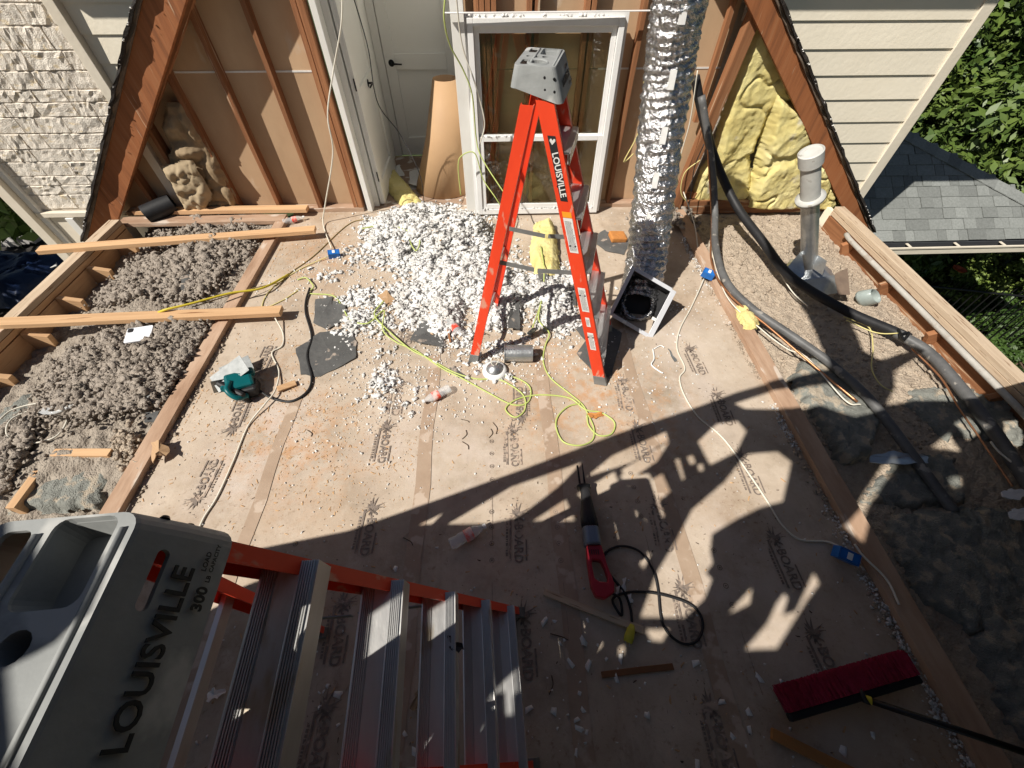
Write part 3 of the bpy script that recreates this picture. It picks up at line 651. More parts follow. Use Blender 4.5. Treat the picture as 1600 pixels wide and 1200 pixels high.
# side bays: outer walls, plates, blocking
def bay(side):
    s = -1 if side == 'left' else 1
    t = thing('outer_wall', 'low %s outer wall with pale top plate, blocks and rim board' % side, 'wall', (s*3.65, 1, -3.2))
    xo = 3.675 if s < 0 else 3.485; wd = .10 if s < 0 else .095
    lumber('top_plate', (s*xo, -1.6, .08), (s*xo, 3.85, .08), wd, .042, woodpale, t)
    lumber('top_plate', (s*(xo-.01), -1.6, .035), (s*(xo-.01), 3.85, .035), wd-.015, .04, woodnew if s < 0 else woodpale, t)
    lumber('rim_board', (s*(xo-.03), -1.6, -.12), (s*(xo-.03), 3.85, -.12), .04, .25, woodnew if s < 0 else woodredx, t)
    MB().box((s*(xo+.015), 1.2, -1.78), (.04, 5.6, 3.6)).build('outer_face', siding if s > 0 else mortar, t)
    y = -.9
    while y < 3.8:
        lumber('block', (s*(xo-.05), y, -.06), (s*(xo-(.22 if s < 0 else .13)), y, -.10), .04, .17, woodnew if s < 0 else woodredx, t); y += .41 if s < 0 else .61
    MB().box((s*2.8, 1.3, -.34), (1.9, 5.8, .03)).build('ceiling_board', mortar, t)
    return t
bay('left'); bay('right')
lumb = thing('joist', 'old joist showing between the grey batts at the lower left', 'joist', (0, 0, 0))
lumber('joist_board', G(30, 800, -.08), G(140, 650, -.08), .05, .12, woodnew, lumb)
lumb['category'] = 'joist'
j2 = lumber('joist_block', G(92, 712, -.03), G(180, 712, -.03), .05, .09, woodnew); tag(j2, 'short sunlit block between two grey batts at lower left', 'block')

# ================================================================ INSULATION BEDS
def lump(X, Y, cs): return sum(h*np.exp(-((X-x)**2+(Y-y)**2)/(2*r*r)) for x, y, r, h in cs)
def leftz(X, Y):
    base = -.16+.12*np.clip((X+3.62)/.7, 0, 1)+.05*fbm(X*3, Y*3, 3, 4)
    base = base+lump(X, Y, [(-2.6, 3.3, .35, .07), (-2.55, 2.0, .35, .07), (-2.9, 2.6, .3, .03)])
    return base+(fbm(X*22, Y*22, 5, 4)-.45)*.060+(fbm(X*70, Y*70, 9, 2)-.4)*.012-.10*np.clip((1.25-Y)/.25, 0, 1)
cell2 = M('dusty_fill', (.44, .38, .31), (.22, .18, .145), 14, rough=.98, bump=1, bscale=85, dist=.02, c3=(.35, .30, .245))
bed = stuff(heightfield('cellulose_bed', -3.62, -2.18, -1.3, 4.1, .010, leftz, cell2)); tag(bed, 'sandy grey loose fill insulation bed in the left bay', 'insulation')
def rightz(X, Y):
    base = -.11+.05*fbm(X*2.5, Y*2.5, 23, 4)+lump(X, Y, [(2.3, 3.3, .3, .06), (2.9, 2.4, .3, .04), (2.2, 2.3, .2, .03)])-.05*np.clip((X-3.1)/.3, 0, 1)
    return base+(fbm(X*30, Y*30, 25, 4)-.45)*.03+(fbm(X*90, Y*90, 29, 2)-.4)*.012
bed = stuff(heightfield('cellulose_bed', 1.95, 3.46, -1.3, 4.1, .012, rightz, cellflat)); tag(bed, 'sandy loose fill insulation bed under the hoses in the right bay', 'insulation')
# clumpy loose fill at left
PHX = G(221, 522, .08)
P, R_ = [], []
zones = [([(205, 405), (262, 385), (300, 372), (400, 380), (400, 400), (330, 468), (160, 478), (150, 470)], 1500), ([(70, 640), (110, 560), (150, 545), (215, 520), (330, 512), (325, 545), (262, 640), (140, 662), (60, 650)], 2300), ([(130, 468), (240, 395), (350, 370), (330, 480)], 350), ([(0, 665), (60, 650), (60, 700), (0, 770)], 200), ([(225, 345), (345, 335), (420, 345), (400, 365), (250, 368)], 260)]
for poly, n in zones:
    us = [p[0] for p in poly]; vsx = [p[1] for p in poly]; k = 0
    while k < n:
        u, v = random.uniform(min(us), max(us)), random.uniform(min(vsx), max(vsx))
        if not inpoly(u, v, poly): continue
        p = G(u, v, -.03); k += 1
        if p.x > -2.2 and p.y < 3.6: continue
        zz = float(leftz(np.array([p.x]), np.array([p.y]))[0]); r = random.choice((.011, .016, .021, .027, .034))*random.uniform(.7, 1.15)
        nn = fbm(np.array([p.x*4]), np.array([p.y*4]), 41, 3)[0]; zz += max(0, (nn-.35))*.14
        if math.hypot(p.x-PHX.x, p.y-PHX.y) < .13: continue
        P.append((p.x, p.y, zz+r*.15)); R_.append(r)
big = [i for i in range(len(P)) if R_[i] > .02]
tag(stuff(scatter('loose_fill_clumps', [P[i] for i in big], [R_[i] for i in big], cellul, 2, 1.0, .8, 3, False, fr=2.4)), 'large grey clumps of loose fill heaped in the left bay', 'insulation')
P2, R2 = [], []
for i in range(12000):
    q = random.choice(P); a = random.uniform(0, 6.28); d = abs(random.gauss(0, .08)); x, y = q[0]+d*math.cos(a), q[1]+d*math.sin(a)
    if x > -2.19 or math.hypot(x-PHX.x, y-PHX.y) < .11: continue
    r = random.uniform(.006, .016); P2.append((x, y, q[2]+random.uniform(-.01, .014))); R2.append(r)
tag(stuff(scatter('loose_fill_crumbs', P2, R2, cellul, 1, .7, .85, 9)), 'small grey crumbs over the loose fill in the left bay', 'insulation')
P2, R2 = [], []
XR = RNG.uniform(2.0, 3.4, 2600); YR = RNG.uniform(1.2, 4.0, 2600); ZR = rightz(XR, YR)
for i in range(2600):
    x, y, z_ = float(XR[i]), float(YR[i]), float(ZR[i]); r = abs(random.gauss(.004, .005))+.003; P2.append((x, y, z_+r*.2)); R2.append(r)
tag(stuff(scatter('loose_fill_crumbs', P2, R2, cellflat, 1, .7, .8, 19)), 'sandy crumbs over the loose fill in the right bay', 'insulation')
P2, R2 = [], []
for i in range(420):
    x, y = random.gauss(1.72, .14), random.gauss(3.85, .13); r = random.uniform(.008, .03); P2.append((x, y, r*.5+max(0, .09-abs(x-1.72)*.5))); R2.append(r)
tag(stuff(scatter('loose_fill_clumps', P2, R2, cellul, 1, .7, .8, 29)), 'tan clumps of loose fill piled behind the foil duct', 'insulation')
P2, R2 = [], []
for i in range(300):
    p = G(random.gauss(205, 10), random.gauss(702, 12), 0); r = random.uniform(.006, .02); P2.append((p.x, p.y, -.02+random.random()*.07)); R2.append(r)
tag(stuff(scatter('loose_fill_clumps', P2, R2, labelw and cellflat, 1, .7, .9, 33)), 'pale clump of loose fill beside the left edge board', 'insulation')

# white loose fill heap on the deck
blobs = [(600, 352, 26, 12, 1), (650, 345, 34, 14, 1.2), (700, 352, 34, 15, 1.2), (640, 375, 45, 18, 1.3), (700, 385, 50, 22, 1.6), (740, 365, 30, 18, 1.2), (660, 405, 55, 16, 1), (735, 420, 45, 24, 1.5), (700, 450, 50, 22, 1.2), (655, 470, 38, 18, .9), (740, 480, 40, 30, 1.3), (770, 440, 35, 30, 1.2), (600, 470, 32, 14, .6), (560, 465, 25, 10, .5), (610, 500, 35, 18, .6), (560, 500, 22, 20, .5), (700, 515, 40, 20, .7), (745, 530, 30, 14, .6), (800, 480, 36, 34, .9), (850, 460, 36, 26, .8), (890, 440, 24, 22, .5), (870, 500, 30, 20, .5), (800, 540, 26, 16, .5), (600, 590, 18, 14, .35), (598, 605, 22, 16, .35), (745, 560, 16, 14, .3), (540, 520, 16, 16, .3), (590, 385, 30, 12, .5), (515, 430, 20, 8, .3), (780, 400, 30, 22, .6), (560, 400, 22, 9, .25), (700, 330, 60, 7, .8), (640, 330, 30, 7, .4), (650, 600, 14, 12, .12), (650, 635, 16, 8, .12), (595, 560, 16, 8, .15), (890, 470, 20, 20, .3), (925, 520, 20, 12, .15), (790, 590, 14, 8, .2), (860, 415, 14, 10, .3)]
BX, BY, BR, BR2, BW = [], [], [], [], []
for u, v, a, b, wgt in blobs:
    p = G(u, v); q = G(u+a, v); r = G(u, v-b); BX.append(p.x); BY.append(p.y); BR.append(abs(q.x-p.x)); BR2.append(abs(r.y-p.y)); BW.append(wgt)
BX, BY, BR, BR2, BW = map(np.array, (BX, BY, BR, BR2, BW)); BW = BW*np.array([1.2 if b[1] > 430 else .95 for b in blobs])
def dens(X, Y): return sum(BW[i]*np.exp(-((X-BX[i])**2/(2*(BR[i]*.75)**2)+(Y-BY[i])**2/(2*(BR2[i]*.8)**2))) for i in range(len(BX)))
def wz(X, Y):
    D = dens(X, Y)*np.maximum(0, -.35+2.9*fbm(X*4.5, Y*4.5, 71, 4)); h = np.clip(D-.7, 0, 1.8)
    return .062*h**.8*(.35+1.25*fbm(X*20, Y*20, 63, 4))-.004
def wmask(x, y): return (wz(x, y) > -.001)
tag(stuff(heightfield('white_insulation_heap', -1.6, 1.1, 1.5, 4.12, .006, lambda X, Y: wz(X, Y)+(fbm(X*75, Y*75, 65, 3)-.45)*.034, whitefluff, mask=wmask)), 'low heap of white blown insulation in front of the recess doorway', 'insulation')
P, R_ = [], []
while len(P) < 20000:
    X = RNG.uniform(-1.7, 1.25, 20000); Y = RNG.uniform(1.3, 4.3, 20000); D = dens(X, Y)*np.maximum(0, -.55+3.2*fbm(X*4.5, Y*4.5, 71, 4)); Z = np.maximum(0, wz(X, Y))
    ok = (RNG.random(20000) < np.minimum(1, D*.8)) & ~((Y > 4.1) & ~((X > -1.1) & (X < -.35)))
    r = (.003+.021*RNG.random(20000)**2.6)*(.7+.35*np.minimum(1, D))
    for i in np.nonzero(ok)[0]: P.append((float(X[i]), float(Y[i]), float(Z[i]+r[i]*.4))); R_.append(float(r[i]))
bi = [i for i in range(len(P)) if R_[i] > .0125]; si = [i for i in range(len(P)) if R_[i] <= .0125]
tag(stuff(scatter('white_insulation_clumps', [P[i] for i in bi], [R_[i] for i in bi], whitefluff, 2, 1.2, .6, 13, fr=2.6)), 'larger white fluffy clumps strewn round the far ladder', 'insulation')
tag(stuff(scatter('white_insulation_crumbs', [P[i] for i in si], [R_[i] for i in si], whitefluff, 1, .7, .75, 17)), 'small white insulation crumbs fringing the heap', 'insulation')
# thin debris everywhere
def chips(name, n, mat, label, s0, s1, area, flat=.35, el=3.):
    V, F = [], []; 
    for i in range(n):
        x, y, z_ = area(); s = s0+(s1-s0)*random.random()**2.2; a = random.uniform(0, 3.14); l = s*random.uniform(.8, el); ca, sa = math.cos(a), math.sin(a); h = s*flat; o = len(V)
        J = [random.uniform(.55, 1.35) for _ in range(8)]
        for (p, q, r) in [(p*j, q*(2-j), r*j) for j, (p, q, r) in zip(J, ((-l, -s*.5, 0), (l, -s*.3, 0), (l*.8, s*.6, 0), (-l*.7, s*.6, 0), (-l*.8, -s*.3, h), (l*.7, -s*.2, h*1.3), (l*.5, s*.4, h), (-l*.5, s*.4, h*.8)))]: V.append((x+p*ca-q*sa, y+p*sa+q*ca, z_+.001+r))
        F += [(o+4, o+5, o+6, o+7)]+[(o+k, o+(k+1) % 4, o+4+(k+1) % 4, o+4+k) for k in range(4)]
    return tag(stuff(link(name, mesh_np(name, V, F, mat))), label, 'debris')
def deckarea():
    return random.uniform(-2.02, 1.72), random.uniform(-.5, 4.0), .0005
def clustered(pts, sg):
    def f():
        u, v = random.choice(pts); p = G(u, v); return min(1.72, max(-2.02, p.x+random.gauss(0, sg))), p.y+random.gauss(0, sg), .0005
    return f
chips('wood_chips', 1500, sawdust, 'pale wood chips scattered over the papered deck', .001, .007, deckarea)
chips('wood_chips', 2600, sawdust, 'orange sawdust and splinters on the left part of the deck', .001, .006, clustered([(480, 700), (470, 660), (430, 620), (420, 700), (560, 740), (330, 640), (500, 640), (600, 720), (440, 400), (520, 380), (470, 550)], .22))
chips('white_crumbs', 1500, whitefluff, 'white crumbs scattered thinly over the papered deck', .0012, .008, deckarea, .9, 1.1)
chips('white_crumbs', 2600, whitefluff, 'white crumbs strewn near the heap and the far ladder feet', .0015, .010, clustered([(560, 420), (620, 560), (600, 600), (660, 630), (560, 655), (840, 560), (900, 520), (560, 540), (780, 590), (480, 430), (1000, 600), (1060, 480), (700, 560), (520, 480)], .2), .9, 1.1)
chips('dark_scraps', 520, chipd, 'dark slivers and shingle grit on the papered deck', .0015, .005, deckarea)
chips('pale_scraps', 110, labelw, 'flat pale paper and plaster scraps in the shaded foreground', .004, .022, clustered([(520, 1060), (640, 860), (880, 1020), (870, 1090), (860, 1150), (1110, 1120), (1160, 1140), (700, 1150), (960, 1040), (1230, 1170), (930, 1000), (560, 1150), (1350, 1120)], .12), .35, 1.2)
chips('splinters', 60, woodpale, 'longer wood splinters lying on the sunlit deck', .003, .006, deckarea, .4)
def heaparea():
    while True:
        x, y = random.uniform(-1.4, 1.1), random.uniform(1.6, 4.0)
        if float(dens(np.array([x]), np.array([y]))[0]) > .4: return x, y, max(0, float(wz(np.array([x]), np.array([y]))[0]))+random.uniform(.008, .022)
chips('dark_bits', 420, chipd, 'dark grit mixed into the white insulation', .0015, .007, heaparea)
chips('wood_bits', 420, sawdust, 'wood bits mixed into the white insulation', .002, .009, heaparea)
P, R_ = [], []
for i in range(46): P.append(tuple(wm@Vector((random.uniform(.0, WW), WH+.012, random.uniform(-.03, .02))))); R_.append(random.uniform(.004, .014))
for i in range(60): P.append(tuple(wm@Vector((random.uniform(.05, .45), .705, random.uniform(-.01, .02))))); R_.append(random.uniform(.003, .010))
for i in range(70): P.append(tuple(wm@Vector((random.uniform(.05, WW-.05), .056, random.uniform(.0, .03))))); R_.append(random.uniform(.004, .012))
tag(stuff(scatter('white_fluff', P, R_, whitefluff, 1, .9)), 'white insulation fluff caught on the ledges of the leaning window', 'insulation')
# slate like shingle scraps
def scrap(px, lab, z=.006, th=.006, tilt=0, mat=slate, name='shingle_scrap', cat='shingle'):
    P = [G(u, v, z) for u, v in px]; P = [Vector((p.x, p.y, z+.012*tilt*math.sin(i*2.1)+.003)) for i, p in enumerate(P)]
    c = sum(P, Vector())/len(P); n = len(P); R = 4; vs = [c+Vector((0, 0, .0012))]; fs = []
    for r in range(1, R+1):
        for i in range(n):
            for k in range(5):
                q = P[i].lerp(P[(i+1) % n], k/5)+(Vector((math.sin(k*7.3+i*3.1), math.cos(k*5.1+i*4.7), 0))*.0055 if k else Vector()); p = c.lerp(q, r/R); vs.append(p+Vector((0, 0, .0012*(1-r/R)+.0012*math.sin(i*1.3+k*.4+r*.7))))
    m = 5*n
    for i in range(m): fs.append((0, 1+i, 1+(i+1) % m))
    for r in range(R-1):
        for i in range(m): a = 1+r*m+i; b = 1+r*m+(i+1) % m; fs.append((a, a+m, b+m, b))
    nv = len(vs); vs += [v-Vector((0, 0, th)) for v in vs]; fs += [tuple(i+nv for i in f[::-1]) for f in fs]
    for i in range(m): a = 1+(R-1)*m+i; b = 1+(R-1)*m+(i+1) % m; fs.append((a, b, b+nv, a+nv))
    return tag(MB().add(vs, fs).build(name, mat), lab, cat)
scrap([(493, 468), (520, 464), (519, 490), (510, 515), (490, 505)], 'small dark shingle piece at the heap corner near the black cord', tilt=.4)
scrap([(520, 470), (540, 478), (545, 495), (512, 515)], 'greenish grey shingle sliver leaning over the other scraps', .012, tilt=.8)
scrap([(462, 545), (500, 520), (545, 512), (558, 535), (556, 560), (500, 588), (470, 585)], 'large rust stained grey shingle sheet beside the black cord', tilt=.5)
scrap([(660, 500), (675, 492), (694, 515), (692, 543), (645, 535), (640, 528)], 'dark square shingle scrap between heap and green cord', .02, tilt=1.6)
scrap([(702, 575), (710, 572), (732, 592), (716, 590)], 'thin grey sliver under the green cord near the bottle', tilt=.5)
scrap([(901, 552), (935, 500), (972, 520), (955, 590), (930, 586)], 'grey shingle sheet beneath the front foot of the far ladder', tilt=.4)
scrap([(900, 515), (918, 500), (935, 520), (915, 532)], 'ragged dark shingle corner beside the ladder leg', .014, tilt=1)
scrap([(800, 470), (812, 468), (812, 512), (794, 512), (796, 490)], 'upright dark shingle strip among the white insulation', .05, tilt=2)
scrap([(838, 420), (856, 418), (868, 438), (846, 446)], 'dark flap below the yellow insulation block', .05, tilt=2)
scrap([(870, 470), (900, 455), (900, 480), (880, 490)], 'grey scrap half buried under insulation between the ladder legs', .02, tilt=1)
scrap([(284, 410), (298, 404), (318, 410), (300, 460), (285, 455)], 'greenish shingle scrap on the loose fill in the left bay', .06, tilt=2)
scrap([(920, 372), (945, 360), (985, 378), (975, 398), (945, 392)], 'dark shingle scrap left of the foil duct', tilt=.5)
scrap([(590, 462), (606, 455), (618, 470), (608, 478)], 'small tan paper scrap in the heap fringe', .02, tilt=1.5, mat=cardb, name='paper_scrap', cat='paper')
tag(MB().box(tuple(G(965, 370, .03)), (.15, .13, .05), Euler((.05, .1, .1))).build('clay_block', brickm, bevel=.01), 'rough orange clay block left of the foil duct', 'block')
scrap([(236, 692), (252, 690), (262, 700), (260, 715), (247, 712), (236, 722)], 'torn brown paper leaf on the left edge board', .06, tilt=2, mat=cardb, name='paper_scrap', cat='paper', th=.002)
scrap([(228, 645), (250, 643), (246, 660), (226, 660)], 'dark square scrap at the end of the grey batt', .03, tilt=.5)
scrap([(940, 752), (945, 750), (944, 752), (941, 756)], 'tiny scrap', tilt=0) if False else None

# grey batts
def batt_(px, z, th, lab, seed, mat=batt): return tag(fpuff('grey_batt', px, z, th*.75, mat, seed=seed, res=.012, fr=3.2, edge=.035, amp=.28), lab, 'insulation')
batt_([(98, 705), (112, 665), (150, 662), (235, 655), (250, 650), (225, 690), (200, 705)], -.12, .10, 'flat grey batt beside the left edge board under the loose fill', 3)
batt_([(15, 800), (60, 765), (115, 722), (185, 730), (190, 745), (165, 800)], -.12, .11, 'grey batt at the lower left behind the near ladder cap', 5)
batt_([(0, 660), (55, 622), (105, 622), (95, 660), (52, 705), (0, 740)], -.12, .10, 'grey batt under the coil of white cable', 7)
batt_([(1225, 600), (1262, 560), (1330, 610), (1368, 650), (1350, 720), (1310, 730)], -.10, .14, 'grey batt beside the right edge board behind the black hose', 9)
batt_([(1400, 640), (1420, 612), (1490, 612), (1560, 630), (1600, 700), (1470, 690)], -.12, .10, 'grey batt lying across the right bay in patchy shade', 11)
batt_([(1330, 790), (1390, 715), (1480, 720), (1500, 790), (1430, 800), (1345, 795)], -.13, .10, 'grey batt under the shiny metal strip in the right bay', 13)
batt_([(1365, 840), (1380, 805), (1550, 795), (1640, 850), (1660, 1010), (1500, 990), (1430, 950)], -.13, .12, 'dark grey batt in deep shade at the right', 15)
batt_([(1500, 1010), (1520, 960), (1700, 1000), (1700, 1200), (1600, 1200)], -.13, .14, 'grey batt in the lower right corner shade', 17)
scrap([(1360, 712), (1395, 705), (1450, 712), (1450, 724), (1400, 726), (1360, 722)], 'shiny rusted metal strip across the right bay', -.0, .003, tilt=.6, mat=galv, name='metal_strip', cat='metal')
scrap([(1565, 768), (1580, 763), (1600, 766), (1604, 776), (1588, 781), (1568, 776)], 'upper of two oval pale plates at the right edge', .02, .008, mat=phonew, name='round_plate', cat='plate')
scrap([(1576, 800), (1585, 794), (1605, 795), (1612, 806), (1600, 813), (1580, 810)], 'lower of two oval pale plates at the right edge', .02, .008, mat=phonew, name='round_plate', cat='plate')

# loose timbers resting across the left bay
tag(lumber('loose_timber', G(62, 391, .125), G(493, 359, .085), .089, .038, woodnew), 'sunlit timber lying across the left bay near the end wall', 'timber')
tag(lumber('loose_timber', G(-70, 508, .125), G(440, 486, .085), .089, .038, woodnew), 'sunlit timber lying across the left bay above the phone', 'timber')
cable('yellow_strap', [(248, 488, .115), (262, 483, .14), (300, 474, .13), (360, 458, .10), (410, 450, .06), (452, 428, .01)], .009, M('strap_yellow', (.62, .50, .05), (.5, .4, .03), 9, rough=.5, bump=0), 'yellow hooked strap lying over the nearer loose timber', 'strap')
# phone
p0, p1, p3 = G(201, 515, .10), G(241, 509, .10), G(204, 535, .085)
ph = thing('phone', 'silver phone lying on loose fill below the nearer timber', 'phone', p0)
pm = frame(p0, (p1-p0), (p3-p0)); L_ = (p1-p0).length; H_ = (p3-p0).length
mb = MB(); plate(mb, rrect(0, 0, L_, H_, .012), [], .010, pm@Matrix.Translation((0, 0, 0))); mb.build('body', phonew, ph)
mb = MB(); plate(mb, rrect(.008, .006, .042, .042, .008), [], .004, pm@Matrix.Translation((0, 0, -.0095))) ; mb.build('camera_bump', blackm, ph)

# plastic bottles
def bottle(u, v, u2, v2, lab, z=.035, crush=.75):
    a, b = G(u, v, z), G(u2, v2, z); d = b-a; L = .205; t = thing('plastic_bottle', lab, 'bottle', a); m = frame(a, d.cross(Vector((0, 0, 1))), d.normalized()*0+Vector((0, 0, 1)))
    x = d.normalized(); up = Vector((0, 0, 1)); y = up.cross(x); M0 = Matrix(((y.x, up.x, x.x, a.x), (y.y, up.y, x.y, a.y), (y.z, up.z, x.z, a.z), (0, 0, 0, 1)))
    def lath(prof, n=22, j=.0):
        mb = MB().lathe(prof, n); mb.v = [tuple(M0@Vector((px*(1+j*math.sin(pz*90+px*60)), py*crush*(1+j*math.cos(pz*120)), pz))) for px, py, pz in mb.v]; return mb
    lath([(0, 0), (.026, 0), (.032, .008), (.033, .03), (.030, .045), (.033, .06), (.031, .075), (.033, .12), (.030, .145), (.018, .175), (.0125, .185), (.0125, .20)], j=.07).build('shell', plastic, t, smooth=True)
    lath([(.0338, .085), (.0345, .09), (.0345, .125), (.0338, .13)], j=.05).build('label_band', redlab, t, smooth=True)
    lath([(.0, .206), (.014, .206), (.0145, .192), (.0135, .19)]).build('bottle_cap', whitepl, t)
bottle(703, 606, 664, 626, 'crumpled clear bottle with red label in the sun below the heap')
bottle(703, 851, 765, 818, 'crushed clear bottle with red label in the shaded foreground', crush=.6)
bottle(442, 347, 482, 337, 'clear bottle lying on the sole plate near the door jamb')
bottle(700, 500, 718, 520, 'clear bottle half buried in the white insulation', .05)

# recessed light can, trim disc, leaf shaped clip
lt = thing('light_can', 'galvanised recessed light can lying beside the rear foot of the far ladder', 'light can', G(808, 570))
a, b = G(788, 552, .06), G(832, 552, .06); d = (b-a).normalized(); y = Vector((0, 0, 1)).cross(d); M0 = Matrix(((y.x, 0, d.x, a.x), (y.y, 0, d.y, a.y), (y.z, 1, d.z, a.z), (0, 0, 0, 1)))
Lc = (b-a).length
mb = MB().lathe([(.045, .0), (.066, .0), (.066, .004), (.058, .004), (.060, Lc*.5), (.060, Lc), (.056, Lc), (.056, .01)], 32, M0); mb.build('can_shell', galv, lt, smooth=False)
MB().lathe([(0, Lc-.02), (.056, Lc-.02)], 24, M0).build('can_end', galvd, lt)
mb = MB()
for k in range(4): mb.add(circ(0, 0, .004, 8) and [(q[0], q[1], 0) for q in circ(0, 0, .004, 8)], [tuple(range(8))], Matrix.Translation(M0@Vector((-.020, .0572, .015+.018*k)))@frame((0, 0, 0), y, d).to_3x3().to_4x4())
mb.build('rivet_holes', blackm, lt)
td = thing('light_trim', 'round white light trim with silver dome beside the light can', 'light trim', G(773, 580)); p = G(773, 581)
MB().lathe([(.030, .030), (.060, .034), (.082, .028), (.088, .006), (.083, 0), (.06, 0)], 36, Matrix.Translation(p)).build('trim_ring', whitepl, td, smooth=True)
MB().lathe([(0, .075), (.02, .073), (.045, .058), (.060, .035)], 28, Matrix.Translation(p)).build('dome', galv, td, smooth=True)
MB().tube(smoothp([p+Vector((.01, 0, .072)), p+Vector((.03, .02, .11)), p+Vector((-.01, .03, .12)), p+Vector((-.02, 0, .09)), p+Vector((.0, -.01, .075))]), .003, 6).build('wire_lead', cordw, td, smooth=True)
# boxes, cables
def ebox(u, v, lab, rot, z=.0, tilt=.2):
    p = G(u, v, z+.03); t = thing('junction_box', lab, 'electrical box', p); R = Euler((tilt, .1, rot)); m = Matrix.Translation(p)@R.to_matrix().to_4x4()
    mb = MB()
    for c, d_ in (((0, 0, -.028), (.10, .058, .004)), ((-.048, 0, 0), (.004, .058, .056)), ((.048, 0, 0), (.004, .058, .056)), ((0, -.027, 0), (.092, .004, .056)), ((0, .027, 0), (.092, .004, .056))): mb.box(c, d_)
    mb.v = [tuple(m@Vector(q)) for q in mb.v]; mb.build('box_shell', bluep, t, bevel=.001)
    mb = MB(); mb.box((0, 0, .024), (.088, .046, .006)); mb.v = [tuple(m@Vector(q)) for q in mb.v]; mb.build('box_face', bluep, t)
    mb = MB(); mb.box((0, 0, .030), (.024, .034, .004)); mb.v = [tuple(m@Vector(q)) for q in mb.v]; mb.build('knockout', whitepl, t, bevel=.001)
ebox(522, 397, 'small blue electrical box at the left fringe of the heap', .3)
ebox(1107, 428, 'blue electrical box on the right edge board behind the duct boot', -.6, .05)
ebox(1322, 868, 'blue electrical box in the shade on the right edge board', -.5, .02, .4)
cable('white_cable', [(1068, 300, .25), (1085, 350, .12), (1092, 395, .03), (1105, 418, .03), (1098, 440, .02), (1080, 480), (1062, 515), (1058, 545), (1070, 575), (1062, 590), (1068, 615), (1090, 650), (1130, 685), (1170, 740), (1200, 785), (1222, 820), (1250, 843), (1290, 846), (1310, 853, .03)], .0055, cordw, 'white cable snaking down the right half of the deck to the shaded blue box', 'cable')
cable('white_cable', [(1335, 850, .06), (1350, 870, .06), (1385, 905, .055), (1405, 945, .055)], .0055, cordw, 'short white cable leaving the shaded blue box along the edge board', 'cable')
cable('white_cable', [(430, 497, .05), (442, 520), (441, 540), (425, 552), (436, 580), (430, 610, .03), (415, 630, .03), (388, 665), (365, 720), (340, 775), (318, 810), (300, 850), (262, 905)], .0055, cordw, 'white cable running from the nearer timber past the teal saw', 'cable')
cable('white_cable', [(468, 452), (440, 470), (410, 480), (425, 450), (470, 420), (515, 400, .02)], .004, cordp, 'thin cream cable between nearer timber and the small blue box', 'cable')
cable('white_cable', [(300, 480, .1), (390, 452, .07), (440, 440), (455, 425), (490, 400), (545, 350), (580, 342)], .004, M('cord_dark_yellow', (.35, .26, .10), (.25, .18, .07), 9, rough=.6, bump=0), 'thin brown cord from the far end of the strap to the doorway', 'cable')
w1 = [W(535, -12, 3.95), W(533, 40, 3.92), W(521, 110, 3.95), W(512, 180, 3.9), W(520, 240, 3.9), W(508, 320, 3.9), G(505, 350, .02), G(518, 388, .03)]
tag(MB().tube(smoothp(w1, 10), .006, 7).build('white_cable', cordw, smooth=True), 'white cable hanging down by the door jamb to the small blue box', 'cable')
w1 = [W(550, -12, 4.0), W(575, 75, 4.05), W(590, 160, 4.1), W(625, 210, 4.15), W(655, 270, 4.0), G(662, 310, .05), G(662, 340, .03)]
tag(MB().tube(smoothp(w1, 10), .004, 6).build('black_cable', blackm, smooth=True), 'thin black cable hanging across the door recess', 'cable')
w1 = [W(696, -12, 3.7), W(694, 30, 3.7), W(703, 70, 3.75), W(724, 110, 3.8), W(738, 150, 3.82), W(744, 215, 3.9), W(752, 245, 3.85), W(780, 290, 3.7), W(802, 320, 3.6)]
tag(MB().tube(smoothp(w1, 10), .0055, 7).build('yellow_cable', cordy, smooth=True), 'yellow green cable hanging down the left side of the window', 'cable')
w1 = [W(712, -12, 3.8), W(722, 70, 3.85), W(742, 130, 3.85), W(757, 190, 3.85), W(750, 225, 3.86)]
tag(MB().tube(smoothp(w1, 10), .0055, 7).build('white_cable', cordw, smooth=True), 'white cable looping over the upper left pane of the window', 'cable')
w1 = [W(720, 305, 3.9), W(716, 260, 3.9), W(722, 243, 3.9), W(742, 240, 3.88), W(755, 280, 3.85), W(775, 310, 3.75), G(800, 350, .06)]
tag(MB().tube(smoothp(w1, 10), .005, 7).build('yellow_cable', cordy, smooth=True), 'yellow cable bowed by the lower left corner of the window', 'cable')
w1 = [W(1018, 50, 3.95), W(1006, 130, 3.9), W(1000, 200, 3.9), W(975, 252, 3.9), W(990, 240, 3.95)]
tag(MB().tube(smoothp(w1, 10), .005, 7).build('yellow_cable', cordp, smooth=True), 'cream cable hanging between the window and the foil duct', 'cable')
for i, (pts, lb) in enumerate((([(1090, 110), (1078, 190), (1062, 250), (1052, 320)], 'thin wire hanging behind the duct'), ([(1094, 250), (1070, 270), (1064, 300), (1075, 318)], 'curled wire end by the leaning brace'), ([(1100, 225), (1085, 262), (1080, 300), (1072, 345)], 'dark wire by the foot of the brace'))):
    tag(MB().tube(smoothp([W(u, v, 3.93) for u, v in pts], 8), .0045, 6).build('loose_wire', (cordw, cordp, blackm)[i], smooth=True), lb, 'wire')
